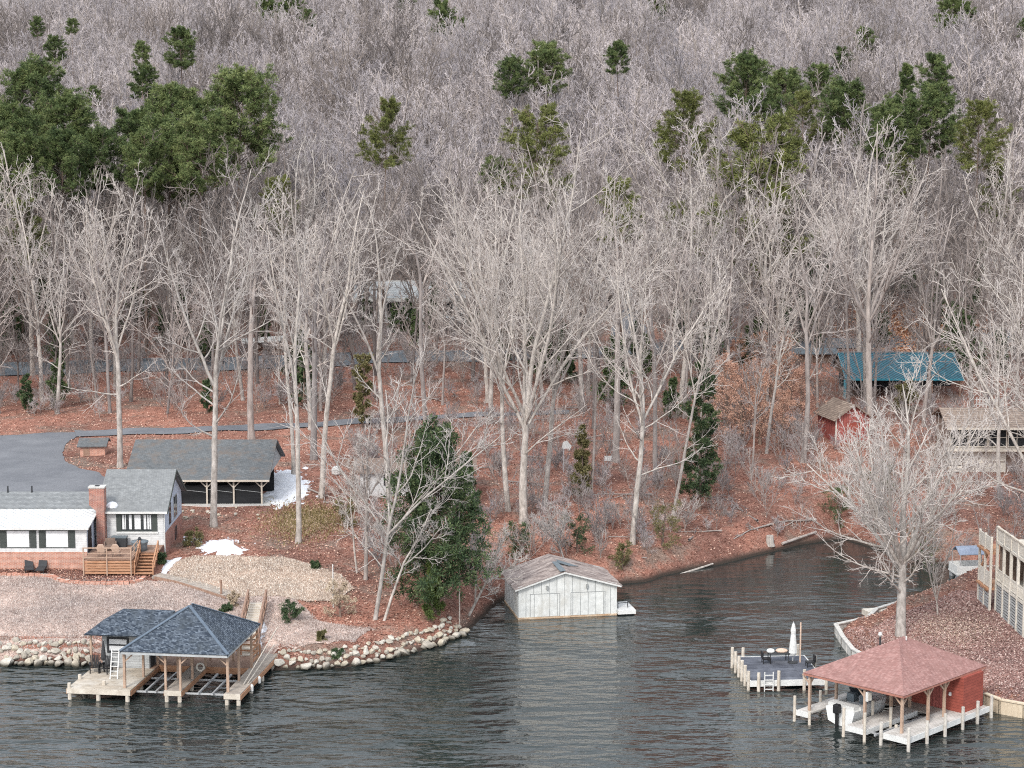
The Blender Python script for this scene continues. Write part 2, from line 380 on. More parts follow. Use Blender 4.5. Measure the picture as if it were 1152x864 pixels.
draped('side_drive', gpx([(686, 396), (688, 370), (700, 348), (716, 348), (728, 372), (730, 396)]), M_asphalt, 0.16, 'grey side drive climbing from the road to the garage', 0.04)
draped('yard', gpx([(948, 712), (979, 708), (1012, 690), (1045, 679), (1078, 664), (1125, 668), (1200, 690), (1250, 815), (1150, 797), (1110, 784), (1050, 770), (990, 745), (958, 730)]), M_yard, 0.05,
       'leaf covered yard on the point behind the red roofed boathouse', 0.08)
draped('mulch', gpx([(-30, 639), (60, 640), (146, 645), (160, 650), (150, 655), (100, 655), (62, 652), (50, 645), (-30, 645)]), M_bed, 0.07, 'dark mulch bed below the wooden deck', 0.05)
draped('snow', gpx([(303, 564), (302, 540), (312, 529), (332, 530), (346, 541), (347, 556), (330, 566), (315, 571)]), M_snow, 0.04, 'wide patch of old snow beside the carport', 0.34, 0.25, 'stuff', 0.3, 0.12)
draped('snow', gpx([(227, 616), (238, 607), (256, 608), (275, 617), (272, 624), (250, 625), (232, 623)]), M_snow, 0.04, 'snow patch lying on the slope right of the house', 0.3, 0.22, 'stuff', 0.3, 0.12)
draped('snow', gpx([(181, 645), (186, 634), (196, 628), (205, 627), (203, 632), (192, 640), (186, 648)]), M_snow, 0.05, 'thin snow strip along the corner of the house', 0.1, 0.25, 'stuff', 0.3, 0.1)
draped('snow', gpx([(205, 607), (225, 604), (226, 608), (208, 611)]), M_snow, 0.05, 'snow at the foot of the gable wall', 0.1, 0.25, 'stuff', 0.3, 0.08)
draped('snow', gpx([(293, 700), (299, 696), (302, 706), (298, 718), (295, 735), (288, 738), (289, 720)]), M_snow, 0.05, 'white snow strip beside the wooden stairs', 0.1, 0.25, 'stuff', 0.3, 0.12)


_r = random.Random(21)
for cx_, cy_, sx_, sy_, k_ in ((325, 548, 20, 14, 9), (250, 615, 26, 6, 9), (192, 637, 8, 9, 5), (292, 716, 5, 16, 6), (215, 606, 12, 3, 4)):
    for _ in range(k_):
        px_, py_ = _r.gauss(cx_, sx_), _r.gauss(cy_, sy_); w_ = _r.uniform(1.2, 4); h_ = w_ * _r.uniform(.3, .6)
        if 140 < px_ < 301 and py_ < 573: continue
        draped('snow', gpx([(px_ + w_ * math.cos(t) * _r.uniform(.6, 1.2), py_ + h_ * math.sin(t) * _r.uniform(.6, 1.2)) for t in [i * .785 for i in range(8)]]), M_snow, .05, 'scattered small remnant of old snow near the house and carport', .03, .3, 'stuff', .4, .06)

# ------------------------------------------------------------------ water
m, nt, b = new_mat('lake_water'); MATS['lake_water'] = m
v = coord(nt, 'Position')
w1 = noise(nt, v, 1.0, 2, 0.45, (0.46, 0.98, 1)); w2 = noise(nt, v, 1.0, 2, 0.5, (1.8, 3.6, 1)); w3 = noise(nt, v, 1.0, 2, 0.5, (0.10, 0.16, 1))
calm = ramp(nt, w3, [(0.36, (0.25, 0.25, 0.25)), (0.6, (1, 1, 1))])
h = mix(nt, w1, w2, 0.14)
h = mix(nt, h, calm, .85, 'MULTIPLY')
sy = N(nt, 'ShaderNodeSeparateXYZ'); nt.links.new(v, sy.inputs[0]); mr = N(nt, 'ShaderNodeMapRange'); nt.links.new(sy.outputs[1], mr.inputs[0])
mr.inputs[1].default_value = 132; mr.inputs[2].default_value = 168; mr.inputs[3].default_value = 1.0; mr.inputs[4].default_value = .12   # the cove is sheltered from the wind
h = mix(nt, (0, 0, 0), h, mr.outputs[0])
bump(nt, b, h, 1.0, 0.85)
b.inputs['Base Color'].default_value = (0.018, 0.025, 0.024, 1); b.inputs['Roughness'].default_value = 0.09; b.inputs['IOR'].default_value = 1.4
b.inputs['Specular IOR Level'].default_value = 1.0
wm = mesh_np('water', [(-700, -300, 0), (700, -300, 0), (700, 215, 0), (-700, 215, 0)], [(np.array([[0, 1, 2, 3]]), 0)], [m])
tag(obj_from('water', wm), 'dark rippled lake water with blue grey reflections', kind='structure')

# ------------------------------------------------------------------ building materials
M_brick = brick_mat('red_brick', (0.42, 0.17, 0.12), (0.27, 0.10, 0.08), (0.42, 0.34, 0.30), 0.26, 0.09, 0.012)
M_brickpale = brick_mat('pale_red_brick', (0.56, 0.27, 0.19), (0.40, 0.17, 0.12), (0.55, 0.44, 0.38), 0.28, 0.10, 0.014)
M_siding = brick_mat('white_lap_siding', (0.68, 0.68, 0.675), (0.62, 0.63, 0.63), (0.40, 0.40, 0.41), 6.0, 0.18, 0.008)
M_bluesiding = brick_mat('pale_blue_siding', (0.52, 0.58, 0.68), (0.47, 0.53, 0.63), (0.33, 0.36, 0.42), 6.0, 0.17, 0.008)
M_greysiding = brick_mat('grey_siding', (0.44, 0.455, 0.46), (0.38, 0.395, 0.40), (0.22, 0.22, 0.22), 5.0, 0.18, 0.01)
M_shingle_blue = brick_mat('slate_blue_shingles', (0.030, 0.042, 0.062), (0.185, 0.22, 0.265), (0.03, 0.038, 0.052), 0.17, 0.06, 0.008, 0.9, 1.0, (0.05, 0.06, 0.07), 0.03, 0.37, -0.15)
M_shingle_grey = brick_mat('grey_shingles', (0.205, 0.215, 0.22), (0.285, 0.295, 0.295), (0.17, 0.175, 0.18), 0.2, 0.06, 0.012, 0.9, 1.0, None, 0.02, 0.4)
M_shingle_dark = brick_mat('weathered_grey_shingles', (0.115, 0.125, 0.132), (0.175, 0.185, 0.19), (0.10, 0.105, 0.11), 0.2, 0.06, 0.012, 0.9, 1.0, (0.16, 0.13, 0.11), 0.02, 0.4)
M_shingle_red = brick_mat('faded_red_shingles', (0.285, 0.148, 0.132), (0.40, 0.240, 0.218), (0.22, 0.115, 0.105), 0.17, 0.045, 0.006, 0.9, 1.0, (0.24, 0.13, 0.115), 0.02, 0.4)
M_brownroof = brick_mat('brown_roofing', (0.20, 0.15, 0.12), (0.32, 0.25, 0.20), (0.12, 0.09, 0.08), 0.4, 0.12, 0.012, 0.9, 1.0, None, 0.02, 0.4)
M_metalroof = brick_mat('white_metal_roofing', (0.66, 0.67, 0.66), (0.60, 0.62, 0.62), (0.30, 0.31, 0.32), 0.55, 30, 0.04, 0.45, 1.0, None, 0.03, 0.0)
M_blueroof = brick_mat('teal_metal_roofing', (0.030, 0.125, 0.175), (0.040, 0.16, 0.21), (0.006, 0.025, 0.036), 0.45, 30, 0.09, 0.45, 1.0, None, 0.03, 0.0)
M_rustroof = var_mat('rusted_metal_roofing', (0.11, 0.085, 0.08), (0.30, 0.245, 0.225), 1.5, 0.8, (0.52, 0.45, 0.41), (0.35, 1.6, 2.2), fine=5, bmp=.03)
M_whitesheet = brick_mat('weathered_white_panel', (0.70, 0.71, 0.69), (0.62, 0.63, 0.615), (0.30, 0.31, 0.305), 0.62, 30, 0.026, 0.6, 1.0, (0.54, 0.53, 0.49), 0.03, 0.0)
M_redwall = brick_mat('red_painted_boards', (0.33, 0.085, 0.062), (0.28, 0.070, 0.052), (0.17, 0.045, 0.035), 8.0, 0.2, 0.012)
M_redbarn = brick_mat('barn_red_boards', (0.37, 0.11, 0.095), (0.30, 0.088, 0.076), (0.17, 0.05, 0.045), 0.25, 30, 0.02, 0.8, 1.0, None, 0.02, 0.0)
M_cedar = var_mat('cedar_boards', (0.34, 0.16, 0.085), (0.55, 0.32, 0.20), 2.0, 0.75, mapping=(1, 1, 6), fine=6)
M_cedargrey = var_mat('weathered_cedar', (0.23, 0.13, 0.09), (0.38, 0.26, 0.20), 2.0, 0.8, mapping=(3, 1, 3))
M_post = var_mat('pinkish_timber', (0.34, 0.225, 0.16), (0.54, 0.40, 0.31), 1.8, 0.8, mapping=(1, 1, 0.5))
M_dock = brick_mat('pale_dock_boards', (0.62, 0.52, 0.39), (0.50, 0.42, 0.32), (0.16, 0.13, 0.10), 30, 30, 0.01, 0.85, 1.0, (0.72, 0.66, 0.56), 0.02)
def plank_mat(name, c1, c2, gap, width, axis, weather=None):
    if name in MATS: return MATS[name]
    m, nt, b = new_mat(name); v = coord(nt)
    br = N(nt, 'ShaderNodeTexBrick', Color1=(*c1, 1), Color2=(*c2, 1), Mortar=(*gap, 1))
    br.inputs['Scale'].default_value = 1; br.inputs['Mortar Size'].default_value = 0.012; br.inputs['Brick Width'].default_value = 3.7; br.inputs['Row Height'].default_value = width
    mp = N(nt, 'ShaderNodeMapping'); mp.inputs['Rotation'].default_value = (0, 0, 0 if axis == 'x' else PI / 2)
    nt.links.new(v, mp.inputs[0]); nt.links.new(mp.outputs[0], br.inputs['Vector'])
    n = noise(nt, v, 1.6, 6, 0.75); c = mix(nt, br.outputs[0], ramp(nt, n, [(0.3, (0.62, 0.62, 0.62)), (0.7, (1.25, 1.25, 1.25))]), 0.85, 'MULTIPLY')
    if weather: c = mix(nt, c, weather, ramp(nt, noise(nt, v, 0.6, 5, 0.7), [(0.45, (0, 0, 0)), (0.7, (0.75, 0.75, 0.75))]))
    nt.links.new(c, b.inputs['Base Color']); b.inputs['Roughness'].default_value = 0.85; MATS[name] = m; return m
M_deckpale = plank_mat('bleached_deck_planks', (0.54, 0.47, 0.38), (0.44, 0.375, 0.30), (0.18, 0.14, 0.11), 0.16, 'x', (0.62, 0.59, 0.54))
M_deckgrey = plank_mat('grey_deck_planks', (0.48, 0.42, 0.36), (0.38, 0.33, 0.28), (0.14, 0.11, 0.10), 0.16, 'x', (0.34, 0.30, 0.27))
M_decklight = plank_mat('light_deck_planks', (0.60, 0.56, 0.52), (0.50, 0.47, 0.43), (0.2, 0.18, 0.16), 0.16, 'x', (0.68, 0.65, 0.62))
M_deckdark = plank_mat('charcoal_deck_planks', (0.075, 0.080, 0.10), (0.13, 0.14, 0.17), (0.02, 0.02, 0.025), 0.2, 'x', (0.18, 0.19, 0.22))
M_greypost = var_mat('bleached_post_timber', (0.40, 0.37, 0.33), (0.66, 0.62, 0.57), 2.5, .85)
M_pale = var_mat('pale_timber', (0.46, 0.40, 0.33), (0.68, 0.62, 0.54), 2.0, 0.8)
M_white = var_mat('white_paint', (0.60, 0.60, 0.585), (0.74, 0.74, 0.72), 1.2, 0.5)
M_cream = var_mat('cream_paint', (0.60, 0.56, 0.49), (0.76, 0.72, 0.65), 1.0, 0.6)
M_blind = plain('white_blind', (0.76, 0.77, 0.78), 0.7)
M_dark = var_mat('black_mesh_cloth', (0.010, 0.011, 0.012), (0.028, 0.029, 0.032), 0.8, 0.9, mapping=(0.25, 1, 1.4), fine=2)
M_black = plain('black_plastic', (0.02, 0.02, 0.022), 0.5)
M_charcoal = plain('charcoal_fabric', (0.05, 0.052, 0.056), 0.8)
M_shutter = plain('dark_green_shutter', (0.065, 0.075, 0.07), 0.6)
M_concrete = var_mat('concrete', (0.46, 0.45, 0.43), (0.62, 0.61, 0.58), 1.2, 0.9)
M_galv = var_mat('galvanised_steel', (0.46, 0.47, 0.48), (0.62, 0.63, 0.64), 2, 0.5, metal=0.4)
M_tanplastic = plain('tan_plastic', (0.62, 0.46, 0.36), 0.5)
M_wicker = var_mat('brown_wicker', (0.16, 0.11, 0.09), (0.28, 0.21, 0.17), 4, 0.8)
M_greycover = plain('slate_grey_cover', (0.16, 0.19, 0.21), 0.7)
M_bluecover = var_mat('faded_blue_tarp', (0.15, 0.185, 0.25), (0.26, 0.30, 0.38), 1.2, 0.8)
M_seawall = var_mat('grey_seawall_boards', (0.45, 0.43, 0.40), (0.68, 0.66, 0.62), 1.5, 0.85, mapping=(2, 2, 0.6))
M_seatan = var_mat('tan_seawall_boards', (0.52, 0.42, 0.30), (0.72, 0.62, 0.48), 1.5, 0.85, mapping=(2, 2, 0.6))
M_glass, _nt, _b = new_mat('window_glass'); _b.inputs['Base Color'].default_value = (0.03, 0.035, 0.04, 1); _b.inputs['Roughness'].default_value = 0.05; _b.inputs['Specular IOR Level'].default_value = 0.6
M_rock = []
for i, (c1, c2) in enumerate([((0.36, 0.31, 0.24), (0.60, 0.54, 0.44)), ((0.28, 0.25, 0.21), (0.50, 0.455, 0.39)), ((0.42, 0.385, 0.33), (0.66, 0.62, 0.55))]):
    M_rock.append(var_mat('shore_rock_%s' % 'abc'[i], c1, c2, 2.2, 0.9, bmp=0.05))
    nt = M_rock[-1].node_tree; pb = nt.nodes['Principled BSDF']; src = pb.inputs['Base Color'].links[0].from_socket
    sz_ = N(nt, 'ShaderNodeSeparateXYZ'); nt.links.new(coord(nt, 'Position'), sz_.inputs[0]); mz = N(nt, 'ShaderNodeMapRange'); nt.links.new(sz_.outputs[2], mz.inputs[0]); mz.inputs[1].default_value = .1; mz.inputs[2].default_value = .35
    nt.links.new(mix(nt, (.07, .065, .05), src, mz.outputs[0]), pb.inputs['Base Color'])   # rock bottoms darker near the waterline
M_stone = var_mat('field_stone', (0.30, 0.26, 0.24), (0.52, 0.47, 0.43), 3, 0.9, bmp=0.03)

# ------------------------------------------------------------------ building helpers
class Frame:
    def __init__(s, o, yaw):
        s.o = np.array(o, float); s.yaw = yaw; s.u = np.array([math.cos(yaw), math.sin(yaw)]); s.v = np.array([-math.sin(yaw), math.cos(yaw)])
    def loc(s, px, py, z):
        """Local x, y of a pixel at the world height z."""
        p = at_z(px, py, z)[:2] - s.o[:2]; return float(p @ s.u), float(p @ s.v)
    def world(s, x, y, z=0): q = s.o[:2] + s.u * x + s.v * y; return np.array([q[0], q[1], s.o[2] + z])
def win(parent, x0, x1, z0, z1, y, fmat, pmat=None, face='y', t=0.07, bars=(0, 0), depth=0.05):
    """Framed opening on a wall facing -y (or on one facing +x when face is 'x', y then being the wall's x)."""
    f, p, g = MB(), MB(), pmat or M_glass
    def bx(mb, a0, a1, c0, c1, d0, d1):
        if face == 'y': mb.box(a0, a1, y - d1, y - d0, c0, c1)
        else: mb.box(y + d0, y + d1, a0, a1, c0, c1)
    bx(f, x0, x1, z1 - t, z1, 0, depth); bx(f, x0, x1, z0, z0 + t, 0, depth)
    bx(f, x0, x0 + t, z0 + t, z1 - t, 0, depth); bx(f, x1 - t, x1, z0 + t, z1 - t, 0, depth)
    for i in range(bars[0]):
        c = x0 + (x1 - x0) * (i + 1) / (bars[0] + 1); bx(f, c - t * .4, c + t * .4, z0 + t, z1 - t, 0.002, depth * .9)
    for i in range(bars[1]):
        c = z0 + (z1 - z0) * (i + 1) / (bars[1] + 1); bx(f, x0 + t, x1 - t, c - t * .35, c + t * .35, 0.003, depth * .8)
    bx(p, x0 + t, x1 - t, z0 + t, z1 - t, 0.004, depth * 0.5)
    o = f.build('window', fmat, parent); p.build('pane', g, o); return o
def gable(mb, x0, x1, y0, y1, ze, zr, t=0.14, axis='x'):
    """Two roof slabs; the ridge runs along the axis."""
    if axis == 'x':
        ym = (y0 + y1) / 2
        mb.slab([(x0, y0, ze), (x1, y0, ze), (x1, ym, zr), (x0, ym, zr)], t); mb.slab([(x1, y1, ze), (x0, y1, ze), (x0, ym, zr), (x1, ym, zr)], t)
    else:
        xm = (x0 + x1) / 2
        mb.slab([(x0, y1, ze), (x0, y0, ze), (xm, y0, zr), (xm, y1, zr)], t); mb.slab([(x1, y0, ze), (x1, y1, ze), (xm, y1, zr), (xm, y0, zr)], t)
    return mb

# ------------------------------------------------------------------ the white house on the left
H = thing('house', (-33.95, 160, 3.2), 0, 'long white lakeside house with brick base, grey shingle roof and pale blue gable end', 'house')
MB().box(-17, 0, 0, 0.25, 0, 1.5).build('brick_base', M_brickpale, H)
MB().box(-17, 0, 0.02, 0.25, 1.5, 3.5).build('porch_wall', M_siding, H)
MB().box(-0.2, 0.0, 0.25, 3.6, 0, 3.5).poly_wall([(-0.2, 0.25, 3.5), (-0.2, 3.6, 3.5), (-0.2, 3.6, 3.95)], (0.2, 0, 0)).build('porch_side_wall', M_bluesiding, H)
d = MB().box(0.002, 0.05, 0.45, 1.75, 1.32, 3.4).build('door', M_black, H); MB().box(0.05, 0.1, 1.55, 1.62, 2.3, 2.45).build('handle', M_galv, d)
MB().box(-17, 0.1, 3.6, 10.6, 0, 3.9).build('wall', M_siding, H)
for x0, x1 in ((-6.42, -4.52), (-3.3, -1.42), (-10.2, -8.3), (-13.6, -11.7)):
    w = win(H, x0, x1, 1.82, 3.28, 0.02, M_shutter, M_blind, t=0.06)
    for a in (x0 - 0.5, x1 + 0.03):
        s = MB().box(a, a + 0.47, -0.04, 0.015, 1.82, 3.27)
        for k in range(11): s.box(a + .05, a + .42, -0.052, -0.04, 1.9 + k * .12, 1.96 + k * .12)
        s.build('shutter', M_shutter, w)
MB().slab([(-17.3, -0.35, 3.5), (0.25, -0.35, 3.5), (0.25, 4.25, 4.18), (-17.3, 4.25, 4.18)], 0.09).build('porch_roof', M_metalroof, H)
MB().box(-17.3, 0.25, -0.40, -0.345, 3.36, 3.52).build('fascia', M_white, H)
MB().slab([(-17.3, 4.1, 4.22), (0.4, 4.1, 4.22), (0.4, 7.4, 5.0), (-17.3, 7.4, 5.0)], 0.12).slab([(0.4, 10.9, 4.1), (-17.3, 10.9, 4.1), (-17.3, 7.4, 5.0), (0.4, 7.4, 5.0)], 0.12).build('roof', M_shingle_grey, H)
for px_ in (9, 36):
    x = (px_ - 576) / 2300 * 170 + 33.95
    MB().tube((x, 7.2, 4.9), (x, 7.2, 5.5), 0.07).build('vent_pipe', M_charcoal, H)
# the taller wing with its gable to the right
MB().box(0.3, 5.6, 3.6, 12.4, -0.1, 2.2).build('wing_brick_base', M_brick, H)
g = MB().box(0.3, 5.6, 3.6, 12.4, 2.2, 4.15)
g.poly_wall([(5.6, 3.6, 4.15), (5.6, 12.4, 4.15), (5.6, 8.0, 6.5)], (-0.15, 0, 0)); g.poly_wall([(0.3, 3.6, 4.15), (0.3, 12.4, 4.15), (0.3, 8.0, 6.5)], (0.15, 0, 0))
g.build('wing_wall', M_bluesiding, H)
MB().box(0.95, 5.55, 3.54, 3.595, 1.3, 4.1).build('wing_front', M_siding, H)
gable(MB(), 0.15, 5.95, 3.1, 12.9, 4.12, 6.76).build('wing_roof', M_shingle_grey, H)
MB().box(0.2, 5.95, 3.04, 3.10, 3.97, 4.14).build('gutter', M_white, H)
f = MB().bar((5.97, 3.08, 4.0), (5.97, 8.0, 6.65), 0.05, 0.2).bar((5.97, 12.9, 4.0), (5.97, 8.0, 6.65), 0.05, 0.2).build('barge_board', M_shutter, H)
w = win(H, 1.75, 5.05, 2.42, 3.95, 3.54, M_shutter, M_glass, t=0.07, bars=(4, 0))
for a, wd in ((2.2, .3), (2.75, .22), (3.2, .5), (3.95, .2), (4.25, .3)): MB().box(a, a + wd, 3.50, 3.535, 2.6, 3.8).build('reflection_strip', M_blind, w)  # white strips stand in for bright reflections in the panes
for a in (1.72, 4.62): MB().box(a, a + 0.42, 3.46, 3.486, 2.4, 3.97).build('shutter', M_shutter, w)
MB().box(1.7, 5.1, 3.45, 3.535, 2.25, 2.41).build('sill', M_white, w)
win(H, 5.9, 6.8, 2.5, 4.2, 5.6, M_charcoal, M_glass, 'x'); win(H, 8.2, 9.9, 2.5, 4.4, 5.6, M_greysiding, M_glass, 'x', bars=(1, 0))
win(H, 8.6, 9.6, 0.6, 1.7, 5.6, M_charcoal, M_glass, 'x')
MB().tube((5.62, 3.55, 0.2), (5.62, 3.55, 4.0), 0.05).build('downpipe', M_white, H)
c = MB().box(0.25, 0.92, 2.7, 3.53, 0.0, 4.3).box(-0.28, 0.95, 2.65, 3.55, 4.75, 6.15)
c.poly_wall([(0.25, 2.66, 4.3), (0.93, 2.66, 4.3), (0.949, 2.66, 4.75), (-0.279, 2.66, 4.75)], (0, .88, 0)).build('chimney', M_brick, H)
ch = [o for o in H.children if o.name.startswith('chimney')][0]
MB().box(-0.34, 1.01, 2.6, 3.6, 6.15, 6.27).build('cap', M_concrete, ch); MB().box(0.15, 0.5, 2.9, 3.3, 6.27, 6.31).build('flue', M_black, ch)
sp = MB().lathe((1.35, 3.9, 4.35), [(0.5, 0), (0.48, 0.15), (0.38, 0.32), (0.2, 0.43), (0.02, 0.47)], 14).build('snow', M_snow, None)
sp.location = H.location; tag(sp, 'rounded heap of snow on the house roof behind the chimney', kind='stuff')

# wooden deck with stairs
D = thing('wooden_deck', (-33.95, 160, 3.2), 0, 'cedar deck with slatted skirt, thin rail and stairs at the white house', 'deck')
MB().box(0.06, 3.95, -1.8, 3.5, 1.2, 1.3).box(3.95, 5.5, 0.9, 3.5, 1.2, 1.3).build('floor', M_cedargrey, D)
s = MB()
for k in range(5): s.box(0.06, 3.95, -1.86, -1.81, 0.12 + k * .22, 0.29 + k * .22)
for k in range(5): s.box(3.96, 4.01, -1.8, 0.9, 0.12 + k * .22, 0.29 + k * .22)
s.build('skirt', M_cedar, D)
s = MB()
for x in (0.1, 1.95, 3.85): s.bar((x, -1.9, 0), (x, -1.9, 2.25), 0.09)
for y in (-0.6, 0.85): s.bar((3.9, y, 1.3), (3.9, y, 2.25), 0.09)
for z in (2.22, 1.8, 1.45):
    s.bar((0.1, -1.9, z), (3.85, -1.9, z), 0.05 if z < 2.2 else 0.08); s.bar((3.9, -1.85, z), (3.9, 0.85, z), 0.05)
s.build('railing', M_post, D)
s = MB()
for k in range(7): s.box(4.15, 5.5, 0.9 - 0.38 * (k + 1), 0.9 - 0.38 * k, 1.12 - k * .17, 1.17 - k * .17); s.box(4.15, 5.5, 0.86 - 0.38 * k, 0.9 - 0.38 * k, 0.95 - k * .17, 1.12 - k * .17)
st = s.build('stairs', M_cedar, D)
for x in (4.1, 5.55):
    s = MB().bar((x, 0.85, 2.2), (x, -1.75, 1.0), 0.09, 0.14).bar((x, 0.85, 1.55), (x, -1.75, 0.4), 0.06, 0.1)
    for k in range(4): y = 0.85 - k * .866; s.bar((x, y, 1.25 - k * .4), (x, y, 2.2 - k * .4), 0.09)
    s.build('handrail', M_cedar, st)

def deck_chair(x, y, rz, label, mat, z=4.5):
    t = thing('patio_chair', (x, y, z), rz, label, 'chair', 'tan chairs on the cedar deck')
    MB().box(-.28, .28, -.25, .28, .40, .46).build('seat', mat, t)
    b = MB().slab([(-.28, .26, .46), (.28, .26, .46), (.30, .42, .9), (.18, .47, 1.08), (-.18, .47, 1.08), (-.30, .42, .9)], 0.05).build('backrest', mat, t)
    for sx in (-1, 1):
        for sy in (-.22, .26): MB().bar((sx * .26, sy, 0), (sx * .26, sy, .41), .05).build('leg', M_wicker, t)
        MB().bar((sx * .31, -.25, .64), (sx * .31, .34, .66), .07, .04).bar((sx * .31, -.22, .46), (sx * .31, -.22, .64), .04).build('armrest', mat, t)
deck_chair(-33.95 + 1.35, 159.2, PI, 'tan round backed chair on the deck nearest the chimney', M_tanplastic)
deck_chair(-33.95 + 2.5, 159.2, PI, 'tan round backed chair on the deck nearest the stairs', M_tanplastic)
t = thing('wicker_armchair', (-33.95 + 1.55, 161.6, 4.5), 0.2, 'low brown wicker armchair on the deck below the chimney', 'chair')
MB().box(-.4, .4, -.35, .35, .12, .42).build('seat', M_wicker, t); MB().box(-.4, .4, .3, .45, .42, .9).build('backrest', M_wicker, t); [MB().box(a, a + .1, -.35, .45, .1, .65).build('armrest', M_wicker, t) for a in (-.5, .4)]
t = thing('storage_box', (-33.95 + 2.05, 162.9, 4.5), 0, 'dark lidded storage box against the house on the deck', 'box')
MB().box(-.6, .6, -.35, .35, 0, .75).build('body', M_charcoal, t, bevel=.02); MB().box(-.63, .63, -.38, .36, .75, .85).build('lid', M_greycover, t)
t = thing('round_table', (-33.95 + 3.95, 161.5, 4.5), 0, 'round patio table under a slate grey cover on the deck', 'table')
MB().lathe((0, 0, 0), [(.62, .0), (.60, .35), (.66, .62), (.72, .72), (.70, .76), (.2, .80), (.05, .82)], 20).build('cover', M_greycover, t, smooth=True)
MB().lathe((0, 0, .82), [(.14, 0), (.16, .12), (.08, .26), (.02, .28)], 10).build('parasol_collar', M_charcoal, t)

def lounger(px_, py_, rz, label):
    p = on_ground(px_, py_)
    t = thing('sun_lounger', (p[0], p[1], p[2] + .1), rz, label, 'sun lounger', 'dark sun loungers on the lawn')
    MB().box(-.33, .33, -1.0, .35, .30, .37).build('seat', M_charcoal, t)
    MB().slab([(-.33, .35, .37), (.33, .35, .37), (.33, .95, .95), (-.33, .95, .95)], .06).build('backrest', M_charcoal, t)
    for x in (-.3, .3):
        for y in (-.9, .3): MB().bar((x, y, -0.1), (x, y, .32), .06).build('leg', M_black, t)
    MB().bar((-.35, -1, .3), (-.35, .4, .3), .06).bar((.35, -1, .3), (.35, .4, .3), .06).build('frame', M_black, t)
lounger(33, 644, 0.25 + PI * 0, 'dark reclining sun lounger on the lawn nearer the photo edge')
lounger(47, 644.5, 0.05, 'dark reclining sun lounger on the lawn nearer the deck')

# brick edging, boardwalk, posts
def ribbon(name, pts, w, h, mat, label, cat, seg=0.5, gap=0.0, sink=0.1, lift=0.0):
    P = []
    for (a, b_) in zip(pts[:-1], pts[1:]):
        L = math.hypot(b_[0] - a[0], b_[1] - a[1]); k = max(1, int(L / seg))
        for j in range(k): P.append((a[0] + (b_[0] - a[0]) * j / k, a[1] + (b_[1] - a[1]) * j / k))
    P.append(pts[-1]); mb = MB()
    for a, b_ in zip(P[:-1], P[1:]):
        za, zb = ground_z(*a), ground_z(*b_); d = Vector((b_[0] - a[0], b_[1] - a[1], 0)); n = Vector((-d.y, d.x, 0)).normalized() * w / 2
        q = 1 - gap
        A, B = Vector((a[0], a[1], 0)), Vector((b_[0], b_[1], 0)); B = A + (B - A) * q
        vs = [A - n, B - n, B + n, A + n]; zs = [za, zb, zb, za]
        hh = h * random.uniform(.85, 1.1) if gap > .05 else h
        mb.add([(v.x, v.y, z - sink) for v, z in zip(vs, zs)] + [(v.x, v.y, z + hh + lift) for v, z in zip(vs, zs)],
               [(0, 3, 2, 1), (4, 5, 6, 7), (0, 1, 5, 4), (1, 2, 6, 5), (2, 3, 7, 6), (3, 0, 4, 7)])
    o = mb.build(name, mat); return tag(o, label, cat)
ribbon('garden_edging', gpx([(-40, 649), (20, 648), (46, 648.5), (58, 650), (68, 655), (90, 657.5), (120, 658), (146, 657.5), (158, 655), (163, 651)]), .32, .28, M_brickpale, 'curving low brick edging around the mulch bed', 'edging', .42, .08)
bw = ribbon('boardwalk', gpx([(176, 648.5), (200, 653), (232, 662), (258, 670)]), 1.25, .10, M_deckgrey, 'grey plank boardwalk crossing the lawn to the stairs', 'boardwalk', .16, .06, .05, .06)
e = ribbon('edging_board', gpx([(174, 651.5), (198, 656.5), (228, 666), (254, 674.5)]), .12, .2, M_cedargrey, None, None, .8, .0, .1, .02); e.parent = bw
def post(px_, py_, h, r, mat, label, name='post', cat='post', lean=0):
    p = on_ground(px_, py_); t = MB().tube((0, 0, -.2), (lean, 0, h), r, r * .9, 8).build(name, mat); t.location = tuple(p); return tag(t, label, cat)
post(249, 671, 1.3, .09, M_cedargrey, 'short brown wooden post beside the boardwalk')
post(375, 684, 3.4, .045, M_white, 'thin white marker post at the edge of the tan grass', 'marker_post')
post(517, 707, 10.2, .05, M_bark_pale, 'tall thin pale pole on the bank left of the white boathouse', 'pole', 'pole')

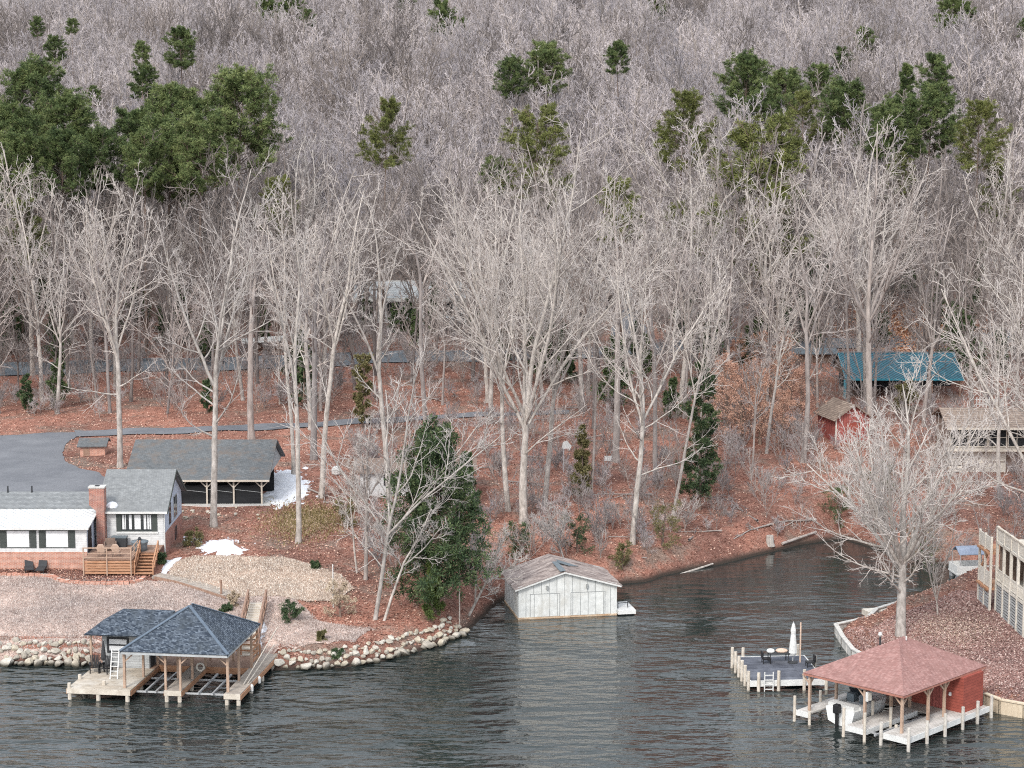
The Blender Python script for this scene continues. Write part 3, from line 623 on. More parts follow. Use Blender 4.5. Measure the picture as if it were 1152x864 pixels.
# ------------------------------------------------------------------ carport and small sheds
K = thing('carport', (-34.4, 180, 4.6), 0, 'long open carport with dark mesh screens and weathered grey shingle roof', 'carport')
gable(MB(), -0.3, 12.75, -0.45, 12.6, 2.32, 4.92).build('roof', M_shingle_dark, K)
MB().box(-.3, 12.75, -.5, -.455, 2.16, 2.33).build('fascia', M_pale, K)
MB().box(-.3, 12.8, -.5, 12.5, -.6, 0.05).build('floor', M_concrete, K)
MB().box(0, 12.4, 6.0, 6.2, .05, 2.3).build('back_wall', M_dark, K)  # black wall stands in for the shade inside the open carport
[MB().poly_wall([(x, 0, 2.2), (x, 12.1, 2.2), (x, 6.05, 4.6)], (dx, 0, 0)).build('gable_wall', M_greysiding, K) for x, dx in ((12.4, -.1), (0, .1))]
for x in (0, 2.35, 4.7, 7.1, 9.5, 12.0):
    q = MB().bar((x, 0, .05), (x, 0, 2.2), .14); q.bar((x, 0, 1.55), (x - .62, 0, 2.15), .09); q.bar((x, 0, 1.55), (x + .62, 0, 2.15), .09)
    q.build('post', M_pale, K)
    if x < 12:
        x2 = x + 2.37 if x != 9.5 else 12.0
        mb = MB(); n = 8
        top = [(x + .1 + (x2 - x - .2) * i / n, .12, 1.95 - .25 * math.sin(PI * i / n)) for i in range(n + 1)]
        mb.poly_wall(top + [(x2 - .1, .12, .1), (x + .1, .12, .1)], (0, .03, 0)).build('mesh_screen', M_dark, K)
        MB().tube((x + .1, .1, 1.35), (x2 - .1, .1, 1.1), .02).build('cord', M_greysiding, K)
p = on_ground(104, 513)
S = thing('pump_house', p, 0.05, 'tiny brick pump house with grey roof beside the driveway', 'shed')
MB().box(-1.2, 1.25, 0, 2.4, -.2, 1.05).build('wall', M_brickpale, S)
MB().slab([(-1.5, -.25, 1.0), (1.45, -.25, 1.0), (1.45, 1.6, 1.6), (-1.5, 1.6, 1.6)], .1).slab([(1.45, 2.9, 1.1), (-1.5, 2.9, 1.1), (-1.5, 1.6, 1.6), (1.45, 1.6, 1.6)], .1).build('roof', M_shingle_dark, S)
MB().box(-.9, -.3, -.04, 0.0, 0, .8).build('door', M_cedargrey, S)

# ------------------------------------------------------------------ left boathouse (slate blue hip roof)
o_ = at_z(134.5, 732.5, 3.5); e_ = at_z(256.4, 737, 3.5)
LB = Frame((o_[0], o_[1], 0), math.atan2(e_[1] - o_[1], e_[0] - o_[0]))
B = thing('boathouse', LB.o, LB.yaw, 'open two slip boathouse with slate blue hip roof and grey cabin', 'boathouse')
r = MB(); c0, c1, c2, c3 = (0, 0, 3.5), (7.53, 0, 3.5), (7.53, 8.38, 3.5), (0, 8.38, 3.5); pk, pk2 = (3.8, 3.75, 5.82), (3.8, 4.4, 5.82)
r.slab([c0, c1, pk], .14).slab([c1, c2, pk2, pk], .14).slab([c2, c3, pk2], .14).slab([c3, c0, pk, pk2], .14)
rf = r.build('main_roof', M_shingle_blue, B)
cap = MB()
for c in (c0, c1, c2): cap.bar((c[0], c[1], c[2] + .03), (pk[0], pk[1] if c[1] == 0 else pk2[1], pk[2] + .03), .22, .06)
cap.build('ridge_cap', plain('blue_grey_cap', (0.13, 0.165, 0.21), .9), rf)
MB().box(.05, 7.48, .02, .08, 3.28, 3.44).box(7.44, 7.5, .1, 8.3, 3.28, 3.44).box(.03, .09, .1, 8.3, 3.28, 3.44).build('fascia', M_greysiding, rf)
r = MB(); w0, w1, w2 = (-4.0, 4.25, 3.42), (1.6, 4.25, 3.42), (-4.0, 8.6, 3.42)
r.slab([w0, (1.2, 4.25, 3.42), (2.0, 6.2, 4.85), (-1.75, 6.2, 4.85)], .12).slab([w2, w0, (-1.75, 6.2, 4.85)], .12).slab([(1.2, 8.6, 3.42), w2, (-1.75, 6.2, 4.85), (2.0, 6.2, 4.85)], .12)
r.build('cabin_roof', M_shingle_blue, B)
MB().box(-3.1, .3, 5.4, 8.2, .8, 3.4).build('cabin_wall', M_greysiding, B)
win(B, -2.75, -1.15, 1.85, 3.0, 5.4, M_charcoal, M_blind, t=.16, bars=(0, 1))
d = MB().box(.302, .34, 5.7, 6.7, .82, 2.8).build('door', M_charcoal, B); MB().box(.34, .38, 6.5, 6.6, 1.7, 1.85).build('handle', M_galv, d)
def dock(mb, x0, x1, y0, y1, z=.8, t=.08): return mb.box(x0, x1, y0, y1, z - t, z)
dock(MB(), -3.75, .68, -.05, 5.35).build('platform', M_deckpale, B)
dock(MB(), 2.98, 4.13, .3, 6.4).build('middle_pier', M_deckgrey, B)
dock(MB(), 7.2, 8.3, .05, 10.4).build('side_pier', M_deckgrey, B)
MB().box(-3.9, 7.2, 6.4, 9.6, .72, .8).box(-.25, .7, 5.35, 6.4, .72, .8).build('back_deck', M_cedargrey, B)
for bx_ in ((-3.77, .7, -.12, -.05), (2.96, 4.15, .23, .3), (7.18, 8.32, -.02, .05)): MB().box(*bx_, .45, .80).build('front_beam', M_pale, B)
for bx_ in ((.7, 7.2, 6.33, 6.4, .35, .80), (.68, .74, 0, 6.3, .4, .72), (2.92, 2.98, .3, 6.3, .4, .72), (4.13, 4.19, .3, 6.3, .4, .72), (7.14, 7.2, .1, 6.3, .4, .72), (8.3, 8.36, .05, 10.4, .4, .72), (-3.82, -3.76, -.05, 5.3, .4, .72)): MB().box(*bx_).build('side_beam', M_cedar, B)
for x, y in [(-3.6, .05), (-1.6, .05), (.45, .05), (3.1, .4), (4.0, .4), (7.35, .2), (8.15, .2), (-3.6, 3), (8.2, 3.2), (8.2, 6.2), (8.2, 9.2), (3.1, 3.2), (4.0, 3.2), (.45, 3)]:
    MB().tube((x, y, -2.2), (x, y, .72), .15, .15, 8).build('pile', M_pale, B)
for x, y in [(-3.65, .1), (-3.65, 2.2), (-3.7, 5.2), (-1.5, 1.0)]:
    MB().tube((x, y, .8), (x, y, 1.12), .13, .12, 8).build('bollard', M_pale, B)
def lbpost(x, y, zt=3.36, w=.15, br=()):
    q = MB().bar((x, y, .8), (x, y, zt), w)
    for dx, dy in br: q.bar((x, y, zt - .75), (x + dx * .8, y + dy * .8, zt - .03), .09)
    q.build('post', M_post, B)
for a in [(.12, .55, 3.36, .17, [(1, 0)]), (3.02, .5, 3.36, .15, [(-1, 0)]), (4.05, .5, 3.36, .15, [(1, 0)]), (7.35, .5, 3.36, .17, [(-1, 0), (0, 1)]),
          (.55, 3.3), (3.02, 3.3), (4.05, 3.3), (7.35, 3.3), (.55, 6.5), (3.02, 6.5), (4.05, 6.5), (7.35, 6.6), (7.35, 8.2), (5.6, 8.2), (3.9, 8.2), (2.2, 8.2), (-3.75, 4.9, 3.3, .14), (-3.75, 8.3, 3.3, .14)]: lbpost(*a)
s = MB()
for x in (.2, 3.02, 4.05, 7.35): s.bar((x, .4, 3.3), (x, 8.2, 3.3), .1, .18)
s.bar((.1, .5, 3.31), (7.4, .5, 3.31), .1, .16); s.build('header_beam', M_post, B)
s = MB()
for z in (1.2, 1.65): s.bar((4.3, 9.5, z), (7.2, 9.5, z), .06, .12)
for x in (4.3, 5.8, 7.2): s.bar((x, 9.5, .8), (x, 9.5, 1.75), .09)
s.build('back_railing', M_cedar, B)
s = MB()
for k in range(5): s.bar((7.42, 6.7, 1.25 + k * .42), (7.42, 8.15, 1.25 + k * .42), .04, .16)
s.build('side_lattice', M_cedar, B)
for x0, x1 in ((.75, 2.92), (4.2, 7.13)):
    mid = (x0 + x1) / 2; w = (x1 - x0) * .17
    q = MB().bar((x0, 1.1, .42), (x1, 1.1, .42), .1, .12).bar((x0, 4.4, .42), (x1, 4.4, .42), .1, .12)
    q.bar((mid - w, .7, .52), (mid - w, 5.6, .52), .12).bar((mid + w, .7, .52), (mid + w, 5.6, .52), .12); q.build('boat_lift', M_galv, B)
x, y = LB.loc(128, 764, .8)
t = thing('ladder', LB.world(x, y, .8), LB.yaw, 'white ladder leaning on the grey boathouse cabin', 'ladder')
MB().bar((-.26, 0, 0), (-.26, .55, 2.0), .07).bar((.26, 0, 0), (.26, .55, 2.0), .07).build('rails', M_white, t)
s = MB()
for k in range(6): s.bar((-.26, .06 + k * .085, .22 + k * .31), (.26, .06 + k * .085, .22 + k * .31), .05)
s.build('rungs', M_white, t)
for k, (px_, py_, lb) in enumerate([(107, 756, 'black slatted chair on the pale boathouse dock beside the corner post'), (119, 757, 'black slatted chair on the pale boathouse dock beside the white ladder')]):
    x, y = LB.loc(px_, py_, .8)
    t = thing('deck_chair', LB.world(x, y, .8), LB.yaw + (.35 - .6 * k), lb, 'chair', 'black chairs on the boathouse dock')
    MB().slab([(-.3, -.35, .42), (.3, -.35, .42), (.28, .2, .32), (-.28, .2, .32)], .04).build('seat', M_black, t)
    s = MB()
    for i in range(5): s.slab([(-.3 + i * .12, .18, .34), (-.2 + i * .12, .18, .34), (-.22 + i * .12, .5, 1.1), (-.3 + i * .12, .5, 1.1)], .03)
    s.build('backrest', M_black, t)
    for sx in (-.34, .34):
        MB().bar((sx, -.34, 0), (sx, -.34, .6), .08, .04).build('leg', M_black, t); MB().bar((sx, .32, 0), (sx, .25, .6), .08, .04).build('leg', M_black, t)
        MB().box(sx - .08, sx + .08, -.42, .38, .6, .64).build('armrest', M_black, t)
x, y = LB.loc(113, 738, 1.9)
t = thing('umbrella', LB.world(x + .1, y + .2, .8), LB.yaw, 'closed dark umbrella standing beside the boathouse cabin', 'umbrella')
MB().tube((0, 0, 0), (.05, .1, 2.2), .03).build('pole', M_galv, t); MB().lathe((0.03, .06, 0), [(.16, .75), (.2, .9), (.14, 1.5), (.04, 2.15)], 8).build('canopy', M_charcoal, t)
for k, (a, b_, lb) in enumerate([((7.95, 2.2, .85), (8.5, 9.6, 3.0), 'long pale pole propped along the boathouse side pier, the steeper one'), ((8.15, 2.6, .85), (8.15, 9.9, 1.6), 'long pale pole lying along the boathouse side pier, the flatter one')]):
    q = MB().tube(a, b_, .045, .035, 6).build('pole', M_pale); q.location = tuple(LB.o); q.rotation_euler.z = LB.yaw; tag(q, lb, 'pole')
for k, (yy) in enumerate((2.6, 4.6)):
    q = MB().lathe((8.42, yy, .25), [(.05, 0), (.12, .06), (.13, .4), (.08, .5), (.02, .55)], 10).build('boat_fender', M_white); q.location = tuple(LB.o); q.rotation_euler.z = LB.yaw; tag(q, ['white fender hanging at the side pier end nearest open water', 'white fender hanging midway along the boathouse side pier'][k], 'fender')
bpy.ops.mesh.primitive_torus_add(major_radius=.26, minor_radius=.07, major_segments=20, minor_segments=8)
q = bpy.context.object; q.name = 'life_ring'; q.data.materials.append(M_cream); q.location = tuple(LB.world(4.05, 5.2, 1.1)); q.rotation_euler = (PI / 2, 0, LB.yaw); tag(q, 'pale life ring hanging by the middle pier of the boathouse', 'life ring')
# stairs down to the boathouse
ST = thing('stairs', LB.o, LB.yaw, 'wooden stairs with dark side rails descending the lawn to the blue roofed boathouse', 'stairs')
n = 17; s = MB(); SZ = []
A_, B_ = np.array([6.25, 9.5, .82]), np.array([4.65, 18.6, 0]); tp = LB.world(4.65, 18.6); B_[2] = ground_z(tp[0], tp[1]) + .1
dd = (B_ - A_); pp = np.array([dd[1], -dd[0], 0]) / np.hypot(dd[0], dd[1])
for k in range(n):
    c = A_ + dd * (k + .5) / n; f = dd / n * .5
    q = [c - f - pp * .6, c - f + pp * .6, c + f + pp * .6, c + f - pp * .6]
    gg = LB.world(c[0], c[1]); zz = max(c[2], ground_z(gg[0], gg[1]) + .16)
    for v in q: v[2] = zz
    s.slab([tuple(v) for v in q], .14); SZ.append(zz)
s.build('steps', M_pale, ST)
for sgn in (-1, 1):
    s = MB(); o2 = pp * .68 * sgn
    pts = [A_ + dd * (k + .5) / n + o2 for k in range(0, n, 4)]; zs = [SZ[k] for k in range(0, n, 4)]
    pts = [np.array([p[0], p[1], z]) for p, z in zip(pts, zs)]
    for a, b_ in zip(pts[:-1], pts[1:]):
        s.bar(tuple(a + [0, 0, 1.0]), tuple(b_ + [0, 0, 1.0]), .14, .14); s.bar(tuple(a + [0, 0, .52]), tuple(b_ + [0, 0, .52]), .07, .14); s.bar(tuple(a - [0, 0, .06]), tuple(b_ - [0, 0, .06]), .1, .3)
    for p in pts: s.bar(tuple(p - [0, 0, .5]), tuple(p + [0, 0, 1.08]), .14)
    s.build('railing', M_cedargrey, ST)

# ------------------------------------------------------------------ white boathouse
wo = at_z(583, 697, 0); WF = Frame((wo[0], wo[1], 0), math.radians(10.5))
B = thing('boathouse', WF.o, WF.yaw, 'closed white boathouse of weathered panels with rusty ragged metal roof', 'boathouse')
w = MB(); W_, D_ = 7.95, 5.95; rx = 3.7
w.poly_wall([(0, 0, .12), (W_, 0, .12), (W_, 0, 2.55), (rx, 0, 3.7), (0, 0, 2.55)], (0, .12, 0)); w.poly_wall([(0, D_, .12), (W_, D_, .12), (W_, D_, 2.55), (rx, D_, 3.7), (0, D_, 2.55)], (0, -.12, 0))
w.box(0, .12, .12, D_ - .12, .12, 2.5).box(W_ - .12, W_, .12, D_ - .12, .12, 2.5); w.build('wall', M_whitesheet, B)
M_rust = var_mat('rust_stain', (0.42, 0.25, 0.14), (0.66, 0.55, 0.42), 1.5, .9)
MB().box(-.02, W_ + .02, -.03, 0, -.05, .14).box(-.03, 0, 0, D_, -.05, .14).build('base_trim', M_rust, B)
MB().box(.1, W_ - .1, .1, D_ - .1, -.3, .04).build('floats', M_black, B)
r = MB(); rnd = random.Random(4); nx_ = 9
for side in (0, 1):
    for i in range(9):
        y0, y1 = -.28 + i * .72, -.28 + (i + 1) * .72 + .02
        ov = rnd.uniform(-.02, .16); dz = rnd.uniform(0, .04)
        if side == 0: r.slab([(-.3 - ov, y1, 2.44 - ov * .3 + dz), (-.3 - ov, y0, 2.44 - ov * .3 + dz), (rx, y0, 3.76 + dz), (rx, y1, 3.76 + dz)], .05)
        else: r.slab([(W_ + .3 + ov, y0, 2.44 - ov * .3 + dz), (W_ + .3 + ov, y1, 2.44 - ov * .3 + dz), (rx, y1, 3.76 + dz), (rx, y0, 3.76 + dz)], .05)
rf = r.build('roof', M_rustroof, B)
MB().slab([(3.3, 3.0, 3.86), (3.3, -.2, 3.78), (3.75, -.25, 3.84), (3.75, 3.0, 3.86)], .03).slab([(5.6, 3.5, 3.24), (3.75, 3.6, 3.86), (3.75, 2.4, 3.86), (4.6, 2.5, 3.56)][::-1], .03).build('roof_patch', M_greycover, rf)
s = MB()
for x0, x1 in ((-.32, rx), (rx, W_ + .32)): pass
s.bar((-.3, -.26, 2.36), (rx, -.26, 3.66), .05, .12).bar((W_ + .3, -.26, 2.36), (rx, -.26, 3.66), .05, .12); s.build('barge_board', M_white, rf)
M_seam = plain('grey_seam', (0.30, 0.31, 0.31), .8)
for x0, x1 in ((.98, 3.3), (4.25, 6.95)):
    d = MB().box(x0, x1, -.035, -.004, .16, 1.95).build('door', M_whitesheet, B)
    MB().box(x0 - .04, x0, -.03, 0, .16, 2.0).box(x1, x1 + .04, -.03, 0, .16, 2.0).box(x0, x1, -.03, 0, 1.95, 2.0).build('door_gap', M_seam, d)
for x in (2.25, 5.45): MB().box(x, x + .14, -.16, 0, 2.3, 2.62).build('lamp', M_seam, B)
P_ = thing('swim_platform', WF.world(7.98, 0, 0), WF.yaw, 'small white float with dark rail beside the white boathouse', 'platform')
MB().box(0, 1.45, -.35, 2.6, .12, .42).build('deck', M_white, P_); MB().box(.1, 1.35, -.2, 2.4, -.25, .12).build('floats', M_black, P_)
s = MB().bar((.2, .6, .42), (.2, .6, .95), .06).bar((1.0, .6, .42), (1.0, .6, 1.0), .06).bar((.2, .6, .8), (1.2, .6, .85), .05).bar((.9, .6, 1.0), (1.25, .6, 1.0), .06); s.build('rail', M_charcoal, P_)

# ------------------------------------------------------------------ red boathouse
ro = at_z(1017, 783, 3.3); RB = Frame((ro[0], ro[1], 0), math.radians(46))
B = thing('boathouse', RB.o, RB.yaw, 'open boathouse with faded red hip roof and a red boarded room', 'boathouse')
r = MB(); c0, c1, c2, c3 = (0, 0, 3.3), (9.8, 0, 3.3), (9.8, 7.75, 3.3), (0, 7.75, 3.3); p1, p2 = (4.55, 3.45, 5.5), (5.3, 3.6, 5.5)
r.slab([c0, c1, p2, p1], .14).slab([c1, c2, p2], .14).slab([c2, c3, p1, p2], .14).slab([c3, c0, p1], .14); rf = r.build('roof', M_shingle_red, B)
MB().box(.02, 9.75, .03, .08, 3.12, 3.25).box(.02, .08, .1, 7.7, 3.12, 3.25).build('fascia', plain('rusty_fascia', (0.38, 0.17, 0.13), .8), rf)
MB().tube((5.05, 3.2, 5.35), (5.05, 3.2, 5.6), .05).build('vent', M_white, rf)
MB().box(6.7, 9.1, -.2, 7.4, .75, 3.12).build('room_wall', M_redwall, B)
MB().box(6.66, 6.7, 1.2, 2.2, .77, 2.8).build('door', M_redbarn, B); MB().lathe((6.6, .75, 1.75), [(.02, 0), (.1, .05), (.1, .22), (.02, .27)], 8).build('lamp', M_white, B)
dock(MB(), -.5, 9.25, -.6, 1.2, .75).build('front_deck', M_decklight, B); dock(MB(), -.75, 5.2, 2.35, 3.8, .75).build('middle_pier', M_decklight, B); dock(MB(), -.2, 5.2, 7.0, 8.05, .75).build('side_pier', M_decklight, B)
MB().box(5.2, 9.25, 1.2, 8.0, .67, .75).build('back_deck', M_deckgrey, B)
s = MB().box(-.55, 9.3, -.67, -.6, .42, .78).box(-.57, -.5, -.6, 1.2, .42, .78).box(-.82, -.75, 2.3, 3.85, .42, .78).box(-.75, 5.2, 2.28, 2.35, .42, .74).box(-.27, -.2, 6.95, 8.1, .42, .78); s.build('rim_board', M_white, B)
for x, y in [(-.5, -.75), (1.6, -.75), (3.7, -.75), (5.8, -.75), (7.6, -.75), (9.3, -.75), (-.65, 1.2)]:
    MB().tube((x, y, -2.2), (x, y, 1.5), .12, .11, 8).build('mooring_post', M_greypost, B)
for x, y, zt in [(-.85, 2.3, 1.9), (-.85, 3.9, 1.9), (-.3, 8.15, 1.7), (-.3, 6.95, .9), (2, 2.25, 1.7), (2.4, 3.9, 1.7), (2.5, 8.1, 1.5), (1.2, 1.3, .9)]:
    MB().tube((x, y, -2.2), (x, y, zt), .11, .1, 8).build('mooring_post', M_pale, B)
for x, y in [(.3, .3), (3.3, .3), (5.2, .3), (.3, 3.1), (3.3, 3.1), (5.5, 3.1), (.3, 7.4), (3.3, 7.4), (5.5, 7.4), (5.5, 5.2)]:
    q = MB().bar((x, y, .75), (x, y, 3.2), .16); q.bar((x, y, 2.5), (x + .65, y, 3.1), .08); q.bar((x, y, 2.5), (x - .65 if x > 1 else x, y + (0 if x > 1 else .6), 3.1), .08); q.build('post', M_post, B)
s = MB()
for y in (.3, 3.1, 7.4): s.bar((.1, y, 3.17), (9.0, y, 3.17), .1, .14)
s.bar((.3, .2, 3.16), (.3, 7.5, 3.16), .1, .15); s.build('header_beam', M_post, B)
MB().bar((-.6, 1.7, .5), (4.8, 1.7, .5), .12).bar((0, 1.2, .42), (0, 2.3, .42), .1).bar((3.5, 1.2, .42), (3.5, 2.3, .42), .1).build('boat_lift', M_galv, B)
# motor boat in the left slip (bow points inward, +x)
t = thing('motorboat', RB.world(.95, 5.45, .15), RB.yaw, 'white motorboat with black outboard in the red roofed boathouse', 'motorboat')
hull = MB(); ys = [(0, 1.12, 0), (1.6, 1.16, 0), (3.2, 1.05, .03), (4.3, .7, .08), (5.1, .08, .16)]
vs = []
for x, hw, dz in ys: vs += [(x, -hw, .95 + dz), (x, -hw * .82, .05 + dz), (x, 0, -.25 + dz * 2), (x, hw * .82, .05 + dz), (x, hw, .95 + dz)]
fs = [(i * 5 + j, i * 5 + j + 1, i * 5 + j + 6, i * 5 + j + 5) for i in range(4) for j in range(4)] + [(0, 1, 2, 3, 4), (20, 21, 22, 23, 24)] + [(i * 5, i * 5 + 5, i * 5 + 9, i * 5 + 4) for i in range(4)]
hull.add(vs, fs).build('hull', plain('gelcoat', (0.80, 0.81, 0.80), .3), t)
MB().box(.1, .75, -1.0, 1.0, .95, 1.25).box(.75, 3.2, -1.1, -.85, .93, 1.15).box(.75, 3.2, .85, 1.1, .93, 1.15).build('gunwale_seats', M_white, t)
MB().box(1.9, 2.5, -.8, -.2, .96, 1.55).box(1.9, 2.5, .25, .8, .96, 1.5).build('console', M_greycover, t); MB().slab([(2.5, -.85, 1.3), (2.5, .85, 1.3), (2.15, .8, 1.85), (2.15, -.8, 1.85)], .03).build('windscreen', M_glass, t)
m_ = MB().box(-.55, -.12, -.22, .22, .75, 1.35).build('outboard', M_black, t, bevel=.06); MB().box(-.42, -.22, -.08, .08, -.35, .75).box(-.6, -.15, -.12, .12, -.4, -.3).build('leg', M_black, m_)
t = thing('hanging_box', RB.world(.3, 2.95, 2.35), RB.yaw, 'white box hung on a post inside the red roofed boathouse', 'box')
MB().box(-.25, .2, -.22, -.06, 0, .6).build('body', M_white, t); MB().box(-.22, .17, -.24, -.221, .05, .55).build('lid', M_cream, t)

# ------------------------------------------------------------------ floating dock
fo = at_z(845, 766, .7); fe = at_z(910, 764, .7); FD = Frame((fo[0], fo[1], 0), math.atan2(fe[1] - fo[1], fe[0] - fo[0]) - .02)
B = thing('dock', FD.o, FD.yaw, 'square dark planked dock with white rim, standing in the cove', 'dock')
MB().box(0, 5.1, .0, 6.1, .62, .7).build('deck', M_deckdark, B); MB().box(-.08, 5.2, -.08, 0, .3, .72).box(-.08, 0, 0, 6.1, .3, .72).box(0, 5.2, 6.1, 6.18, .3, .72).box(5.1, 5.18, 0, 6.1, .3, .72).build('rim_board', M_white, B)
for x, y, z in [(-.15, .15, 1.35), (-.15, 1.3, 1.45), (-.15, 2.4, 1.5), (-.15, 3.5, 1.5), (-.15, 4.7, 1.5), (-.15, 5.9, 1.5), (.5, -.15, 1.3), (1.9, -.15, 1.4), (3.7, -.15, 1.45), (5.25, -.15, 1.4), (.7, 6.25, 1.35), (5.3, 3.5, 1.4), (4.7, 6.25, 1.5)]:
    MB().tube((x, y, -2.2), (x, y, z), .12, .115, 8).build('post', M_pale, B)
s = MB()
for x in (.9, 1.5): s.bar((x, -.2, -.6), (x, -.2, 1.35), .07)
for k in range(5): s.bar((.9, -.2, -.2 + k * .33), (1.5, -.2, -.2 + k * .33), .06)
s.build('swim_ladder', M_white, B)
t = thing('closed_umbrella', FD.world(3.9, 4.3, .7), FD.yaw, 'closed white umbrella standing on the dark dock', 'umbrella')
MB().tube((0, 0, 0), (0, 0, 3.0), .035).build('pole', M_galv, t); MB().lathe((0, 0, 0), [(.2, .55), (.3, .75), (.24, 1.5), (.17, 2.1), (.2, 2.35), (.1, 2.8), (.03, 2.92)], 9).build('canopy', M_white, t); MB().lathe((0, 0, 0), [(.35, 0), (.35, .08), (.1, .14)], 12).build('base', M_charcoal, t)
q = MB().tube((0, 0, 0), (0, 0, 2.9), .06, .055, 8).build('pole', M_tanplastic); q.location = tuple(FD.world(4.45, 4.4, .7)); tag(q, 'tall pinkish pole beside the closed white umbrella', 'pole')
t = thing('patio_table', FD.world(2.9, 4.6, .7), FD.yaw, 'dark table with cushions lying on top on the dark dock', 'table')
MB().box(-.75, .75, -.45, .45, .68, .74).build('tabletop', M_charcoal, t)
for sx in (-.65, .65):
    for sy in (-.38, .38): MB().bar((sx, sy, 0), (sx, sy, .68), .06).build('leg', M_charcoal, t)
for k, (x, c_, lb) in enumerate([(-.55, M_white, 'white cushion on the dock table'), (.25, M_tanplastic, 'tan folded cushion on the dock table')]):
    q = MB().lathe((0, 0, 0), [(.26, 0), (.3, .08), (.24, .2), (.05, .26)], 10).build('cushion', c_); q.location = tuple(FD.world(2.9 + x, 4.6, 1.44)); q.scale.x = 1.0 + k * .5; tag(q, lb, 'cushion')
for k, x in enumerate((2.0, 4.9)):
    t = thing('dock_chair', FD.world(x, 4.4 - k * 1.2, .7), FD.yaw + (PI / 2 if k == 0 else -PI / 2), ['dark low chair left of the dock table', 'dark low chair at the dock edge near the umbrella'][k], 'chair', 'dark chairs on the dock')
    MB().box(-.3, .3, -.3, .3, .3, .38).build('seat', M_black, t); MB().box(-.3, .3, .26, .34, .38, .85).build('backrest', M_black, t)
    for sx in (-.26, .26):
        for sy in (-.26, .26): MB().bar((sx, sy, 0), (sx, sy, .3), .05).build('leg', M_black, t)

# ------------------------------------------------------------------ sea walls
def seawall(pts, top, mat, label, cap=True):
    mb, cp_ = MB(), MB()
    for a, b_ in zip(pts[:-1], pts[1:]):
        L = math.hypot(b_[0] - a[0], b_[1] - a[1]); k = max(1, int(L / 1.2))
        mb.bar((a[0], a[1], top / 2 - .8), (b_[0], b_[1], top / 2 - .8), .16, top + 1.6)
        cp_.bar((a[0], a[1], top + .04), (b_[0], b_[1], top + .04), .34, .08)
        for j in range(k + 1): x, y = a[0] + (b_[0] - a[0]) * j / k, a[1] + (b_[1] - a[1]) * j / k; mb.tube((x, y, -1.5), (x, y, top - .01), .13, .13, 6)
    o = mb.build('seawall', mat); cp_.build('cap', mat, o); return tag(o, label, 'seawall')
def wz(pts): return [tuple(at_z(x, y, .0)[:2]) for x, y in pts]
seawall(wz([(1048, 675), (1012, 687), (986, 695), (976, 705), (940, 713), (948, 727), (959, 741), (1008, 769), (1060, 783)]), .72, M_seawall, 'grey plank seawall around the leafy point')
seawall(wz([(1108, 796), (1125, 803), (1152, 808), (1230, 822)]), .95, M_seatan, 'tan timber seawall beside the red boarded room')
t = thing('skiff', at_z(984, 692, .12), .3, 'small upturned pale skiff at the corner of the point', 'boat')
MB().slab([(-.9, -.5, .5), (.8, -.4, .5), (1.2, 0, .5), (.8, .4, .5), (-.9, .5, .5)], .5).build('hull', M_cream, t, bevel=.08); MB().box(-.92, -.86, -.45, .45, 0.05, .48).build('transom', M_pale, t)
p = on_ground(990, 727)
t = thing('path_light', p, 0, 'short dark bollard light with white top on the leafy point', 'lamp')
MB().tube((0, 0, -.1), (0, 0, .75), .07).build('stem', M_charcoal, t); MB().lathe((0, 0, .75), [(.1, 0), (.16, .1), (.14, .25), (.03, .32)], 10).build('globe', M_white, t)

# ------------------------------------------------------------------ big deck house at the right edge
co = at_z(1118, 691, 1.4); ce = at_z(1152, 718, 1.5); CF = Frame((co[0], co[1], 1.35), math.atan2(ce[1] - co[1], ce[0] - co[0]))
B = thing('lake_house', CF.o, CF.yaw, 'tall cream lake house with stacked porches and lattice skirt at the photo edge', 'house')
LX = 11.0; LYd = 2.6
MB().box(-.1, LX, 0.0, LYd, 5.65, 5.85).build('upper_floor', M_cream, B); MB().box(-.05, LX, 0.02, LYd, 2.5, 2.7).build('lower_floor', M_cream, B)
for k in range(7):
    x = .09 + k * 1.75
    MB().bar((x, .1, -.4), (x, .1, 6.95), .2).build('post', M_cream, B)
    if k < 6:
        MB().box(x + .13, x + 1.62, .06, .12, 5.95, 6.8).build('upper_rail_panel', M_cream, B)
        s = MB().box(x + .11, x + 1.64, .05, .13, 3.62, 3.7).box(x + .11, x + 1.64, .05, .13, 2.78, 2.85)
        for j in range(10): s.box(x + .16 + j * .15, x + .24 + j * .15, .07, .11, 2.85, 3.62)
        s.build('lower_rail', M_cream, B)
        s = MB()
        for j in range(11): s.box(x + .11, x + 1.64, .07, .11, .05 + j * .22, .19 + j * .22)
        s.build('lattice_screen', M_greysiding, B)
MB().box(.22, .32, .25, LYd, -.3, 5.64).build('porch_end_wall', M_wicker, B); MB().box(.4, LX, 1.3, 1.4, -.3, 2.48).build('skirt_wall', M_wicker, B)
MB().box(-.08, LX, .0, .2, 6.8, 6.92).build('rail_cap', M_pale, B)
